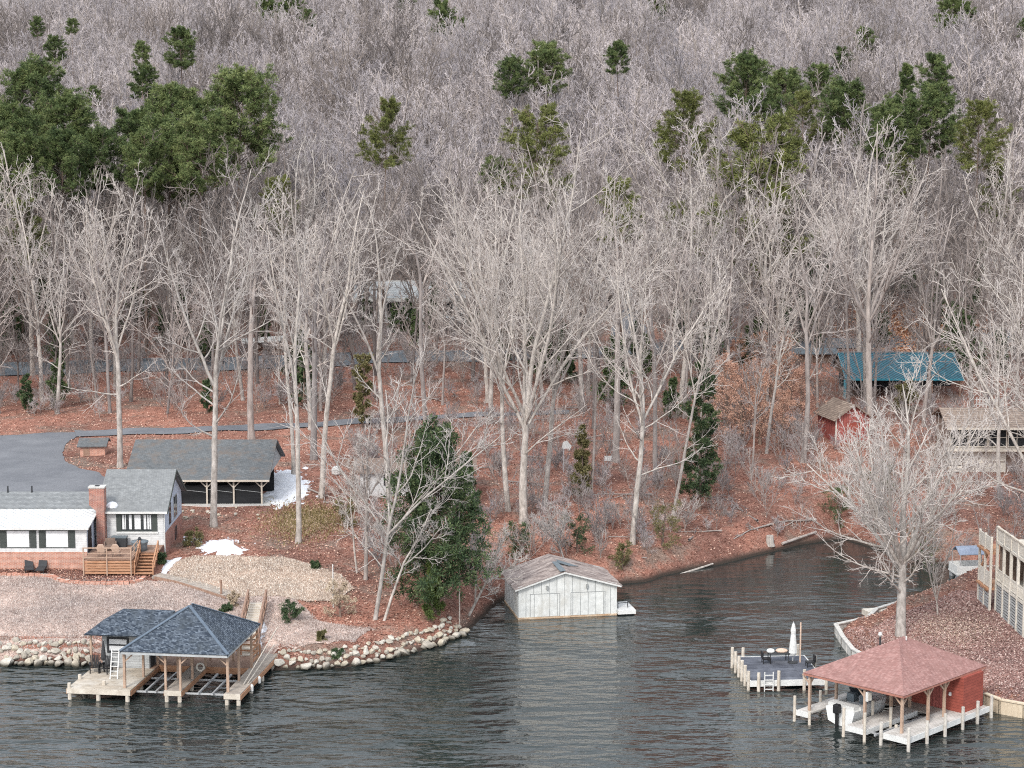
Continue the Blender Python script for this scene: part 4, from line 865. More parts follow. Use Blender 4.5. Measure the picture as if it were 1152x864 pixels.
# narrow landing and stairs on the far side
for x in (-3.0, -1.5, 0.0): MB().bar((x, -.35, -.8), (x, -.35, 6.1), .17).build('post', M_cream, B)
for x0 in (-2.9, -1.4):
    MB().box(x0, x0 + 1.3, -.39, -.33, 4.95, 6.0).build('stair_panel', M_cream, B); MB().box(x0, x0 + 1.3, -.39, -.33, 2.1, 3.3).build('stair_panel', M_cream, B)
    s = MB()
    for j in range(7): s.box(x0, x0 + 1.3, -.38, -.34, .0 + j * .24, .16 + j * .24)
    s.build('side_lattice', M_greysiding, B)
MB().box(-3.05, -.11, -.58, 1.4, 4.7, 4.85).build('stair_landing', M_cedar, B); MB().box(-3.05, -.11, -.58, 1.4, 1.9, 2.05).build('stair_landing', M_cedar, B)
MB().bar((-.1, -.3, 5.6), (-2.8, -.3, 3.0), .1, .3).build('stair_stringer', M_cedar, B); MB().bar((-.1, -.3, 2.6), (-2.8, -.3, .3), .1, .3).build('stair_stringer', M_cedar, B)
MB().bar((0.09, LYd, -.4), (.09, LYd, 6.9), .2).build('post', M_cream, B)
MB().box(.0, LX, LYd, 9.5, -.4, 8.6).build('wall', M_cream, B)
for k in range(5):
    x = .5 + k * 2.1; win(B, x, x + 1.5, 3.0, 5.2, LYd, M_white, M_glass, bars=(1, 0)); win(B, x, x + 1.5, 6.2, 8.1, LYd, M_white, M_glass, bars=(1, 0))
gable(MB(), -.4, LX + .4, LYd - .5, 10, 8.55, 11.0).build('roof', M_shingle_grey, B)
# covered pontoon boat moored in the inlet
po = at_z(1093, 649, .0)
t = thing('pontoon_boat', po, .12, 'white pontoon boat under a blue cover moored in the inlet', 'boat')
MB().tube((-1.6, -.8, .1), (1.6, -.8, .1), .35, .35, 10).build('pontoon', M_galv, t); MB().tube((-1.6, .8, .1), (1.6, .8, .1), .35, .35, 10).build('pontoon', M_galv, t)
MB().box(-1.7, 1.7, -1.15, 1.15, .42, .55).build('deck', M_white, t); MB().box(-1.65, 1.65, -1.13, -1.07, .55, 1.2).box(-1.65, 1.65, 1.07, 1.13, .55, 1.2).box(-1.68, -1.62, -1.1, 1.1, .55, 1.2).build('fence_panels', M_white, t)
s = MB(); s.slab([(-1.5, -1.1, 2.2), (1.3, -1.1, 2.2), (1.3, 0, 2.75), (-1.5, 0, 2.75)], .06).slab([(1.3, 1.1, 2.2), (-1.5, 1.1, 2.2), (-1.5, 0, 2.75), (1.3, 0, 2.75)], .06); s.build('canopy', M_bluecover, t)
s = MB()
for x in (-1.4, 1.2):
    for y in (-1.05, 1.05): s.bar((x, y, .55), (x, y, 2.2), .06)
s.build('canopy_poles', M_galv, t)

# ------------------------------------------------------------------ buildings in the right hand woods
p = on_ground(952, 448)
B = thing('long_shed', p, -.01, 'long open shed under a teal blue metal roof', 'shed')
gable(MB(), -.2, 13.3, -.4, 11.6, 2.3, 4.6).build('roof', M_blueroof, B)
MB().box(-.2, 13.3, 5.45, 5.75, 4.56, 4.66).build('ridge_cap', M_greycover, B); MB().box(-.2, 13.3, -.46, -.405, 2.1, 2.3).build('fascia', plain('teal_trim', (0.05, 0.25, 0.33), .5), B)
MB().box(0, 13, 5.6, 5.8, -.3, 2.2).build('back_wall', M_charcoal, B)
MB().poly_wall([(.02, 0, 2.25), (.02, 11.2, 2.25), (.02, 5.6, 4.4)], (.08, 0, 0)).build('gable_wall', M_wicker, B)
MB().bar((-.22, -.4, 2.25), (-.22, 5.6, 4.5), .06, .22).bar((-.22, -.35, -.2), (-.22, -.35, 2.2), .3, .14).build('gable_trim', plain('teal_trim', (0.05, 0.25, 0.33), .5), B)
for x in (.1, 3.3, 6.5, 9.7, 12.9): MB().bar((x, 0, -.4), (x, 0, 2.25), .16).build('post', M_cedargrey, B)
p = on_ground(886, 412)
B = thing('lean_to', p + np.array([0, 2, 0]), 0, 'low lean-to with slate grey roof left of the blue roofed shed', 'shed')
MB().slab([(0, 0, 1.3), (6.6, 0, 1.3), (6.6, 2.4, 1.75), (0, 2.4, 1.75)], .1).build('roof', M_greycover, B); MB().box(.1, 6.5, .6, 2.2, -.5, 1.25).build('wall', M_wicker, B)
for x in (.15, 3.3, 6.45): MB().bar((x, .15, -.5), (x, .15, 1.2), .12).build('post', M_cedargrey, B)
p = on_ground(940, 499)
B = thing('barn', p, .22, 'small red barn with faded brown roof among the trees', 'barn')
w = MB().box(0, 3.4, 0, 4.6, -.5, 2.5); w.poly_wall([(0, 0, 2.5), (3.4, 0, 2.5), (1.7, 0, 3.7)], (0, .12, 0)); w.poly_wall([(0, 4.6, 2.5), (3.4, 4.6, 2.5), (1.7, 4.6, 3.7)], (0, -.12, 0)); w.build('wall', M_redbarn, B)
gable(MB(), -.4, 3.8, -.4, 5.0, 2.32, 3.85, .1, 'y').build('roof', M_brownroof, B); B.scale = (1.1, 1.1, 1.05); MB().box(1.0, 2.4, -.05, 0, -.2, 2.0).build('door', M_redwall, B); MB().box(-.04, .08, -.04, .08, -.4, 2.4).box(3.32, 3.44, -.04, .08, -.4, 2.4).build('corner_board', M_cream, B)
p = on_ground(1066, 533)
B = thing('cottage', p, -.03, 'cream cottage with dark screened porch among the trees near the right edge', 'cottage')
MB().box(0, 9.5, .3, 7, -.6, 4.7).build('wall', M_wicker, B)
s = MB()
for k in range(4): s.box(1.9 + k * 0, 2.0, .2, .3, 0, .1)
MB().box(1.6, 5.6, 0.1, .29, .1, 2.3).build('lattice_panel', M_cream, B)
s = MB().bar((1.7, .06, .2), (3.6, .06, 2.2), .06).bar((3.6, .06, .2), (1.7, .06, 2.2), .06).bar((3.7, .06, 1.2), (5.5, .06, 1.2), .06); s.build('cross_brace', M_wicker, B)
for k in range(6): MB().box(.1, 1.4, .1, .28, .15 + k * .36, .38 + k * .36).build('louvre', M_cream, B)
MB().box(-.3, 9.8, -.9, .3, 2.35, 2.55).build('porch_floor', M_pale, B)
for k in range(5): x = .2 + k * 1.85; win(B, x, x + 1.75, 2.6, 4.5, .28, M_pale, M_dark, t=.08, bars=(1, 1))
gable(MB(), -.4, 10, -1.1, 7.8, 4.7, 6.0).build('roof', M_brownroof, B)
MB().box(-.4, 10, -1.16, -1.1, 4.5, 4.7).build('fascia', M_pale, B)
s_ = thing('picket_fence', on_ground(1098, 458), 0, 'short white picket fence behind the cream cottage', 'fence')
s = MB()
for k in range(9): s.box(k * .35, k * .35 + .12, 0, .03, 0, 1.1)
s.build('pickets', M_white, s_); MB().box(-.1, 3.1, .03, .07, .25, .35).box(-.1, 3.1, .03, .07, .8, .9).build('rails', M_white, s_)

# ------------------------------------------------------------------ middle woods
p = on_ground(405, 557)
B = thing('cottage', p, .02, 'low white cottage with dark roof hidden behind the evergreen tree', 'cottage')
MB().box(0, 10.4, 0, 5.5, -.4, 2.25).build('wall', M_siding, B); gable(MB(), -.4, 10.8, -.5, 6, 2.2, 3.0).build('roof', M_wicker, B)
win(B, 2.2, 3.4, .9, 1.9, 0, M_charcoal, M_glass, bars=(1, 0)); win(B, 6.6, 7.8, .9, 1.9, 0, M_charcoal, M_glass, bars=(1, 0)); MB().box(4.6, 5.5, -.05, 0, 0, 2).build('door', M_charcoal, B)
MB().box(9.2, 10.1, 1.5, 2.3, 2.5, 3.3).build('chimney', M_charcoal, B)
p = on_ground(402, 364)
B = thing('house', p, .0, 'long white house with grey roof seen through the bare trees', 'house'); B.scale = (1.1, 1, 1.2)
MB().box(0, 14, 0, 8, -.8, 3.0).build('wall', M_siding, B); gable(MB(), -.5, 14.5, -.6, 8.6, 3.0, 4.7).build('roof', M_greysiding, B); MB().box(-.5, 14.5, -.66, -.6, 2.65, 3.08).build('fascia', M_white, B); MB().box(3.2, 13, 3.95, 4.05, 4.66, 4.8).build('ridge_cap', M_white, B)
for x in (1.0, 3.8, 6.6, 10.6): win(B, x, x + 1.7, 1.1, 2.5, 0, M_white, M_glass, bars=(1, 0))
MB().box(9.0, 10, -.05, 0, 0, 2.2).build('door', M_charcoal, B)
p = on_ground(507, 368)
t = thing('parked_car', p, .05, 'white car parked in front of the long white house', 'car')
bd = MB().poly_wall([(-2.2, -.85, .35), (2.2, -.85, .35), (2.25, -.85, .75), (1.3, -.85, .9), (.8, -.85, 1.4), (-1.1, -.85, 1.42), (-1.9, -.85, .95), (-2.2, -.85, .85)], (0, 1.7, 0)).build('body', plain('white_car_paint', (0.75, 0.76, 0.77), .25), t, bevel=.06)
MB().poly_wall([(1.2, -.87, .92), (.75, -.87, 1.34), (-1.05, -.87, 1.36), (-1.7, -.87, .95)], (0, .015, 0)).poly_wall([(1.2, .855, .92), (.75, .855, 1.34), (-1.05, .855, 1.36), (-1.7, .855, .95)], (0, .015, 0)).build('windows', M_glass, t)
for x in (-1.35, 1.4):
    for y in (-.8, .8): MB().tube((x, y - .1, .32), (x, y + .1, .32), .33, .33, 14).build('wheel', M_black, t)
p = on_ground(672, 349)
B = thing('garage', p, .05, 'pale garage with dark open doorway at the top of the side drive', 'garage')
MB().box(0, 1.3, 0, 6, -.6, 3).box(3.5, 5.2, 0, 6, -.6, 3).box(1.3, 3.5, 5.8, 6, -.6, 3).box(1.3, 3.5, 0, .2, 2.6, 3).poly_wall([(0, 0, 3), (5.2, 0, 3), (2.6, 0, 4.6)], (0, .15, 0)).build('wall', M_greysiding, B)
gable(MB(), -.4, 5.6, -.5, 6.4, 2.85, 4.75, .14, 'y').build('roof', M_greysiding, B); MB().box(-.4, 5.6, -.56, -.5, 4.0, 4.7).build('header_board', M_white, B); MB().box(1.3, 3.5, 1.2, 1.3, -.4, 2.6).build('door', M_black, B)  # black panel set inside the open doorway stands in for its dark interior
p = on_ground(328, 373)
B = thing('utility_shed', p, 0, 'tiny white shed standing beside the road among bare trunks', 'shed')
MB().box(0, 1.9, 0, 1.6, -.3, 1.5).build('wall', M_white, B); MB().slab([(-.15, -.15, 1.5), (2.05, -.15, 1.5), (2.05, 1.8, 1.85), (-.15, 1.8, 1.85)], .08).build('roof', M_white, B); MB().box(.6, 1.2, -.03, 0, 0, 1.3).build('door', M_greysiding, B)
p = on_ground(272, 397)
B = thing('lean_to', p, .18, 'low lean-to with long white roof beside the road', 'shed')
MB().slab([(0, 0, 1.2), (5.6, 0, 1.5), (5.6, 2.2, 1.9), (0, 2.2, 1.6)], .1).build('roof', M_white, B); MB().box(.3, 5.4, 1.2, 2.0, -.5, 1.3).build('wall', M_cedargrey, B)
for x in (.2, 2.8, 5.4): MB().bar((x, .2, -.5), (x, .2, 1.2), .1).build('post', M_cedargrey, B)
p = on_ground(634, 531)
t = thing('basketball_hoop', p, .1, 'white basketball backboard on a thin pole in the red leaves', 'basketball hoop')
MB().tube((0, 0, -.2), (0, 0, 2.9), .06).build('pole', M_galv, t); MB().poly_wall([(-.2, -.25, 2.4), (.55, -.25, 2.15), (.75, -.25, 2.6), (.3, -.25, 3.15), (-.1, -.25, 3.0)], (0, .05, 0)).build('backboard', M_white, t)
s = MB(); 
for k in range(12): a, b2 = 2 * PI * k / 12, 2 * PI * (k + 1) / 12; s.bar((.25 + .22 * math.cos(a), -.5 + .22 * math.sin(a), 2.35), (.25 + .22 * math.cos(b2), -.5 + .22 * math.sin(b2), 2.35), .025)
s.build('rim', M_redwall, t)
p = on_ground(684, 527)
t = thing('sign', p, .0, 'small plain white sign on two posts near the knobbly trunk', 'sign')
MB().box(-.35, .35, -.03, .03, .75, 1.25).build('board', M_white, t); MB().bar((-.3, .04, 0), (-.3, .04, 1.2), .06).bar((.3, .04, 0), (.3, .04, 1.2), .06).build('posts', M_pale, t)
p = on_ground(378, 534)
q = MB().lathe((0, 0, -.1), [(.25, 0), (.42, .2), (.45, .55), (.3, .85), (.08, .95)], 10).build('garden_pot', M_white); q.location = tuple(p); tag(q, 'small rounded white pot in the red leaves', 'pot')

# ------------------------------------------------------------------ trees
def unit(v): return v / np.maximum(np.linalg.norm(v, axis=-1, keepdims=True), 1e-9)
def grow(S, D, L, R0, R1, n, wig, up, rng):
    p = S.copy(); d = unit(D.copy()); P = [p]
    for _ in range(n):
        d = d + rng.normal(0, wig, d.shape); d[:, 2] += up; d = unit(d); p = p + d * (L / n)[:, None]; P.append(p)
    t = np.linspace(0, 1, n + 1)
    return np.stack(P, 1), R0[:, None] * (1 - t) + R1[:, None] * t
def spawn(P, R, m, t0, t1, ang, jit, rng):
    B, n1, _ = P.shape
    t = ((np.arange(m)[None, :] + rng.random((B, m))) / m) * (t1 - t0) + t0
    i = np.minimum((t * (n1 - 1)).astype(int), n1 - 2); f = t * (n1 - 1) - i; bi = np.arange(B)[:, None]
    pos = P[bi, i] * (1 - f)[..., None] + P[bi, i + 1] * f[..., None]
    tg = unit(P[bi, i + 1] - P[bi, i]); rad = R[bi, i] * (1 - f) + R[bi, i + 1] * f
    ref = np.where(np.abs(tg[..., 2:3]) > .93, np.array([1., 0, 0]), np.array([0, 0, 1.])); a = unit(np.cross(tg, ref)); b = np.cross(tg, a)
    az = np.arange(m)[None, :] * 2.4 + rng.random((B, 1)) * 6.28 + rng.normal(0, .5, (B, m))
    an = np.radians(ang + rng.normal(0, jit, (B, m)))
    d = tg * np.cos(an)[..., None] + (a * np.cos(az)[..., None] + b * np.sin(az)[..., None]) * np.sin(an)[..., None]
    return pos.reshape(-1, 3), d.reshape(-1, 3), rad.ravel(), t.ravel()
def tubes(P, R, k):
    B, n1, _ = P.shape
    tg = np.empty_like(P); tg[:, 1:-1] = P[:, 2:] - P[:, :-2]; tg[:, 0] = P[:, 1] - P[:, 0]; tg[:, -1] = P[:, -1] - P[:, -2]; tg = unit(tg)
    ref = np.where(np.abs(tg[:, :1, 2:3]) > .9, np.array([1., 0, 0]), np.array([0, 0, 1.])); a = unit(np.cross(tg, ref)); b = np.cross(tg, a)
    th = np.arange(k) * 2 * PI / k
    V = P[:, :, None] + (a[:, :, None] * np.cos(th)[:, None] + b[:, :, None] * np.sin(th)[:, None]) * R[:, :, None, None]
    ix = np.arange(B * n1 * k).reshape(B, n1, k); j = np.roll(ix, -1, axis=2)
    F = np.stack([ix[:, :-1], j[:, :-1], j[:, 1:], ix[:, 1:]], -1).reshape(-1, 4)
    return V.reshape(-1, 3), F
class Acc:
    def __init__(s): s.V = []; s.F = []; s.n = 0
    def add(s, V, F, mi): s.V.append(V); s.F.append((F + s.n, mi)); s.n += len(V)
    def tube(s, P, R, k, mi): s.add(*tubes(P, R, k), mi)
    def mesh(s, name, mats, smooth=True): return mesh_np(name, np.concatenate(s.V), s.F, mats, smooth)

def bare_tree(seed, H, r0, fork=.42, nlead=3, lang=22, nl=8, nb=5, nt=5, ntw=1, lean=(0, 0), spread=1.0, low=2, rt=1.25, mats=None, one=False, up=.06, wig=.085, split=0):
    rng = np.random.default_rng(seed); mats = mats or (M_bark_grey, M_twig_grey)
    T, C = Acc(), Acc()
    if one: C = T
    hf = H * fork; ld = np.array([lean[0] / H, lean[1] / H, 1.0]); top = np.array([lean[0], lean[1], H])
    P0, R0 = grow(np.array([[0, 0, -.5]]), ld[None], np.array([hf + .5]), np.array([r0 * 1.15]), np.array([r0 * .74]), 9, .022, .0, rng)
    R0[:, 0] *= 1.35
    T.tube(P0, R0, 9, 0)
    dv = unit(P0[:, -1] - P0[:, -2])[0]; tip = P0[0, -1]
    S, D, L, R = [], [], [], []
    for i in range(nlead):
        if i == 0 and split == 0: d = dv + np.array([lean[0], lean[1], 0]) / H * .3; l = (H - hf) * 1.0; r = r0 * .7
        else:
            az = 2 * PI * i / max(1, nlead - (1 - split)) + rng.random() * 1.2; an = math.radians(lang + rng.normal(0, 4))
            d = dv * math.cos(an) + np.array([math.cos(az), math.sin(az), 0]) * math.sin(an); l = (H - hf) * rng.uniform(.78, .98); r = r0 * rng.uniform(.42, .58)
        S.append(tip - dv * (0.0 if i == 0 else rng.uniform(0, .12) * hf)); D.append(d); L.append(l); R.append(r)
    PL, RL = grow(np.array(S), np.array(D), np.array(L), np.array(R), np.full(nlead, .03 * rt), 11, wig * .75, up * .5, rng)
    T.tube(PL[:1], RL[:1], 8, 0)
    if nlead > 1: C.tube(PL[1:], RL[1:], 7, 0)
    Ld = np.array(L)
    pos, d, rad, t = spawn(PL, RL, nl, .08, .97, 40, 10, rng)
    lb = np.repeat(Ld, nl); l1 = lb * .44 * (1 - .62 * t) * spread * rng.uniform(.65, 1.25, len(t)); r1 = np.minimum(rad * .62, .12)
    if low:
        p2, d2, rr2, t2 = spawn(P0, R0, low, .55, .98, 55, 10, rng)
        pos = np.concatenate([pos, p2]); d = np.concatenate([d, d2]); l1 = np.concatenate([l1, np.full(low, H * .2 * spread) * rng.uniform(.6, 1.2, low)]); r1 = np.concatenate([r1, np.minimum(rr2 * .4, .1)])
    P1, R1 = grow(pos, d, l1, np.maximum(r1, .03 * rt), np.full(len(l1), .016 * rt), 7, wig * 1.2, up, rng); C.tube(P1, R1, 5, 0)
    pos, d, rad, t = spawn(P1, R1, nb, .18, .99, 40, 12, rng); l2 = np.repeat(l1, nb) * .46 * (1 - .42 * t) * rng.uniform(.6, 1.3, len(t))
    P2, R2 = grow(pos, d, l2, np.maximum(rad * .6, .020 * rt), np.full(len(t), .010 * rt), 5, wig * 1.5, up * .8, rng); C.tube(P2, R2, 4, 1)
    pos, d, rad, t = spawn(P2, R2, nt, .15, .99, 38, 12, rng); l3 = np.maximum(np.repeat(l2, nt) * .48 * (1 - .4 * t), .3) * rng.uniform(.6, 1.3, len(t))
    P3, R3 = grow(pos, d, l3, np.maximum(rad * .6, .0125 * rt), np.full(len(t), .006 * rt), 3, wig * 1.8, up * .8, rng); C.tube(P3, R3, 3, 1)
    if ntw:
        pos, d, rad, t = spawn(P3, R3, ntw, .2, .99, 38, 12, rng); l4 = np.maximum(np.repeat(l3, ntw) * .6, .22) * rng.uniform(.6, 1.3, len(t))
        P4, R4 = grow(pos, d, l4, np.full(len(t), .0085 * rt), np.full(len(t), .004 * rt), 2, .1, .05, rng); C.tube(P4, R4, 3, 1)
    if one: return T.mesh('bare_tree', mats)
    return T.mesh('trunk', mats), C.mesh('crown', mats)

def place_tree(meshes, loc, label, group=None, rz=0, s=1.0, name='bare_tree', cat='tree', names=('trunk', 'crown')):
    t = thing(name, loc, rz, label, cat, group); t.scale = (s, s, s)
    for nm, me in zip(names, meshes): obj_from(nm, me, t)
    return t
def hero(px_, py_, topx, topy, r0, label, seed, mats=(M_bark_pale, M_twig_pale), name='bare_tree', dy=0, **kw):
    r0 *= .88
    p = on_ground(px_, py_); q = at_Y(topx, topy, p[1] + dy)
    H = q[2] - p[2]
    me = bare_tree(seed, H, r0, lean=(q[0] - p[0], dy), mats=mats, **kw)
    return place_tree(me, p, label, name=name)

hero(135, 526, 131, 190, .30, 'tall pale tree with straight trunk just behind the house chimney and driveway', 11, fork=.40, nlead=4, lang=20, nl=9, low=3)
hero(240, 592, 240, 185, .31, 'tall pale tree whose bare trunk rises in front of the carport', 12, fork=.42, nlead=4, lang=24, nl=9, low=4, spread=1.05)
hero(283, 494, 262, 235, .36, 'thick brownish trunk leaning left behind the carport end', 13, mats=(M_bark_grey, M_twig_grey), fork=.6, nlead=3, lang=18)
hero(335, 611, 350, 215, .24, 'slender cream trunk standing right of the snow patch', 14, fork=.5, nlead=3, lang=15, nl=8, spread=.8)
hero(361, 560, 398, 205, .27, 'pale trunk leaning right behind the mossy ground', 15, fork=.5, nlead=3, lang=16, nl=8, spread=.85)
hero(353, 517, 352, 235, .34, 'straight greyish trunk behind the leaning pale one near the lane', 16, mats=(M_bark_grey, M_twig_grey), fork=.55, nlead=3)
hero(330, 535, 322, 215, .20, 'thin pale straight trunk at the back edge of the snow patch', 17, fork=.5, nlead=2, lang=14, spread=.8)
hero(589, 588, 592, 138, .40, 'largest pale tree in the middle with many rising limbs above the white boathouse', 18, fork=.26, nlead=6, lang=23, nl=10, low=3, spread=1.05)
hero(572, 575, 545, 175, .26, 'pale tree joined to the left of the largest middle tree', 19, fork=.35, nlead=4, lang=22, nl=9, spread=1.0)
hero(612, 570, 650, 190, .27, 'pale tree close on the right of the largest middle tree', 20, fork=.35, nlead=4, lang=22, nl=9, spread=1.0)
hero(693, 520, 690, 190, .36, 'stout pinkish trunk with knobbly fork left of the side drive', 21, mats=(M_bark_grey, M_twig_pale), fork=.48, nlead=4, lang=26, nl=9)
hero(711, 612, 752, 260, .27, 'pale tree leaning right with long arching limbs over the cove bank', 22, fork=.40, nlead=4, lang=30, nl=9, spread=1.15, low=4)
hero(737, 545, 742, 230, .25, 'grey trunk right behind the leaning pale tree of the cove bank', 23, mats=(M_bark_grey, M_twig_grey), fork=.45, nlead=3)
hero(756, 580, 800, 300, .16, 'slim pale sapling leaning right beside the dark green cedar', 24, fork=.5, nlead=3, lang=22, spread=.9, low=3)
hero(784, 558, 792, 330, .12, 'thin pale stem in front of the dark green cedar', 25, fork=.6, nlead=2, lang=16, spread=.7)
hero(862, 510, 884, 330, .17, 'thin white birch like stem leaning right over russet leaves', 26, fork=.62, nlead=2, lang=18, spread=.9, low=3)
hero(903, 520, 934, 190, .28, 'grey tree curving right in front of the blue roofed shed end', 27, mats=(M_bark_grey, M_twig_pale), fork=.45, nlead=4, lang=24)
hero(979, 487, 985, 150, .38, 'tall wide crowned tree rising in front of the blue metal roof', 28, mats=(M_bark_grey, M_twig_pale), fork=.42, nlead=5, lang=32, nl=10, spread=1.1)
hero(955, 470, 958, 220, .2, 'thin grey trunk beside the blue roof left gable', 29, mats=(M_bark_grey, M_twig_grey), fork=.5, nlead=3)
hero(1013, 716, 1015, 432, .42, 'thick trunked pale spreading tree on the leafy point behind the red boathouse', 30, fork=.30, nlead=9, lang=44, nl=10, nb=8, spread=1.35, low=9, split=0, rt=1.3)
hero(1055, 692, 1058, 560, .08, 'small multi stemmed sapling on the leafy point', 31, fork=.12, nlead=5, lang=14, nl=6, nb=5, nt=4, spread=.8, low=0)
hero(1158, 655, 1150, 262, .34, 'pale tree at the right photo edge reaching over the cream cottage', 32, fork=.34, nlead=6, lang=34, nl=10, spread=1.25, low=6)
hero(1125, 560, 1110, 330, .22, 'pale leaning tree right in front of the cream cottage porch', 33, fork=.4, nlead=4, lang=30, spread=1.1)
hero(421, 697, 470, 395, .18, 'pale leaning bank tree with curved limbs left of the dark magnolia', 34, fork=.34, nlead=5, lang=34, nl=8, spread=1.2, low=4)
hero(430, 698, 478, 560, .12, 'short pale tree curving right at the foot of the bank', 35, fork=.5, nlead=3, lang=40, nl=7, nb=6, spread=1.3, low=2)
hero(411, 652, 420, 470, .17, 'straight tan trunk on the red bank beside the tan grass', 36, mats=(M_bark_grey, M_twig_pale), fork=.55, nlead=3, spread=.9)
hero(402, 645, 388, 520, .09, 'thin pale curving sapling at the edge of the tan grass', 37, fork=.5, nlead=3, lang=25, nl=6, spread=1.0)
hero(525, 690, 575, 590, .12, 'pale tree arching right over the white boathouse roof', 38, fork=.4, nlead=4, lang=45, nl=8, nb=6, spread=1.2, low=3)
hero(534, 680, 540, 570, .08, 'thin upright sapling on the bank beside the white boathouse', 39, fork=.45, nlead=3, lang=18, nl=7, nb=6, spread=.9)
hero(440, 590, 425, 235, .27, 'pale forked tree behind the dark magnolia left of the white cottage', 40, fork=.5, nlead=3, lang=18, nl=7, spread=.8)
hero(480, 500, 470, 215, .25, 'grey trunk beside the lane behind the white cottage', 41, mats=(M_bark_grey, M_twig_grey), fork=.62, nlead=2, lang=16, nl=6, spread=.7, low=1)
hero(665, 560, 672, 340, .14, 'thin grey stem between the basketball board and the plain white sign', 42, mats=(M_bark_grey, M_twig_grey), fork=.55, nlead=2)
hero(640, 640, 615, 560, .09, 'small drooping bare tree on the bank above the white boathouse', 43, fork=.4, nlead=4, lang=40, nl=7, nb=6, spread=1.2)
hero(845, 540, 850, 380, .11, 'slim grey sapling on the red leafy slope of the cove', 44, mats=(M_bark_grey, M_twig_grey), fork=.5, nlead=3)

# --- foliage
def clumps(C, rad, ntri, length, width, rng, upb=.3, flat=1.0):
    """Little pointed leaves or needles thrown out from every clump centre."""
    M = len(C); d = rng.normal(0, 1, (M, ntri, 3)); d[..., 2] = d[..., 2] * flat + upb; d = unit(d)
    base = C[:, None] + d * (rad[:, None, None] * rng.uniform(.05, .75, (M, ntri, 1))); tip = base + d * length * rng.uniform(.6, 1.3, (M, ntri, 1))
    s = unit(np.cross(d, rng.normal(0, 1, d.shape))) * width
    V = np.stack([base - s * .5, base + s * .5, tip + s * .25, tip - s * .25], 2).reshape(-1, 3)
    return V, np.arange(len(V)).reshape(-1, 4)
def pine_tree(seed, H, r0, cw, cf, nlimb=34, mat=None, sparse=1.0, rnd=1.0, ntri=60):
    """Bare bole, then a domed crown of whorled limbs ending in needle clumps."""
    rng = np.random.default_rng(seed); T, C = Acc(), Acc()
    P0, R0 = grow(np.array([[0, 0, -.5]]), np.array([[0, 0, 1.]]), np.array([H * .95 + .5]), np.array([r0]), np.array([.05]), 14, .018, .02, rng); T.tube(P0, R0, 8, 0)
    pos, d, rad, t = spawn(P0, R0, nlimb, cf, .99, 70, 10, rng)
    q = np.clip((t - cf) / (1 - cf), 0, 1); tilt = np.clip(q - .35, 0, 1) * 1.3; d[:, 2] += tilt; d = unit(d)
    prof = np.sqrt(np.clip(1 - np.abs((q - .38) / .66) ** rnd, .02, 1))
    l1 = cw * .5 * (prof * rng.uniform(.78, 1.1, len(t)) + .06)
    P1, R1 = grow(pos, d, l1, np.minimum(rad * .4, .09), np.full(len(t), .02), 6, .07, .07, rng); C.tube(P1, R1, 4, 0)
    pos, d, rad, t2 = spawn(P1, R1, 11, .25, 1.0, 48, 15, rng); l2 = np.maximum(np.repeat(l1, 11) * .30, .45) * rng.uniform(.5, 1.2, len(t2))
    P2, R2 = grow(pos, d, l2, np.full(len(l2), .03), np.full(len(l2), .012), 3, .12, .10, rng); C.tube(P2, R2, 3, 0)
    K = np.concatenate([P2[:, -1], P2[:, 2], P1[:, -1]]); keep = rng.random(len(P1)) < sparse
    kk = np.concatenate([np.repeat(keep, 11), np.repeat(keep, 11), keep]); K = K[kk]
    C.add(*clumps(K, rng.uniform(.3, .6, len(K)) * (cw / 9) ** .3, ntri, .30, .065, rng, .6, .7), 1)
    return T.mesh('trunk', [M_bark_pine, mat or M_pine]), C.mesh('crown', [M_bark_pine, mat or M_pine], False)
PINES = {}
def pine(px_, topy, wpx, Y, kind, label, group, seed):
    x = (px_ - 576) / FPX * (Y * CP - (30 - CH) * SP); gz = ground_z(x, Y); zt = at_Y(px_, topy, Y)[2]; H = max(9.0, zt - gz); cw = wpx / FPX * Y
    H0, cw0, cf, sp, mt, rn, nl = {'round': (25, 10.5, .60, 1, M_pine, 2.2, 46), 'tall': (25, 8.5, .66, .85, M_pine, 2.0, 32), 'open': (25, 11, .48, .62, M_pine_olive, 1.8, 40), 'slim': (20, 4.5, .55, .9, M_pine, 1.1, 28)}[kind]
    k = (kind, seed % 3)
    if k not in PINES: PINES[k] = pine_tree(100 + seed % 3 + len(kind) * 7, H0, .32, cw0, cf, nl, mt, sp, rn)
    t = place_tree(PINES[k], (x, Y, gz), label, group, RNG.random() * 6.28, 1, 'pine_tree', 'tree'); s = cw / cw0
    for c in t.children:
        if c.name.startswith('crown'): c.scale = (s, s, s); c.location.z = H - H0 * s
        else: c.scale = (s, s, H / H0)
    return t
GL = 'pines in the dark green stand at the left'
LL = 'round dark green pine in the dense stand at the left edge above the bare trees'
for i, a in enumerate([(42, 82, 92, 292, 'round'), (8, 128, 80, 272, 'round'), (84, 118, 80, 280, 'round'), (20, 160, 75, 262, 'round'), (112, 150, 60, 270, 'tall'), (150, 128, 60, 284, 'tall'), (70, 155, 70, 264, 'round'), (-25, 120, 90, 275, 'round')]):
    pine(*a, LL, GL, i)
GM = 'pines in the second green stand at the left'
for i, a in enumerate([(196, 108, 92, 292, 'round'), (185, 145, 85, 268, 'round'), (228, 140, 80, 264, 'round'), (160, 152, 60, 262, 'tall')]):
    pine(*a, 'dark green pine in the dense stand left of the largest dome crowned pine', GM, i + 1)
pine(266, 92, 100, 296, 'round', 'largest dome crowned dark green pine at the right end of the left stand', None, 2)
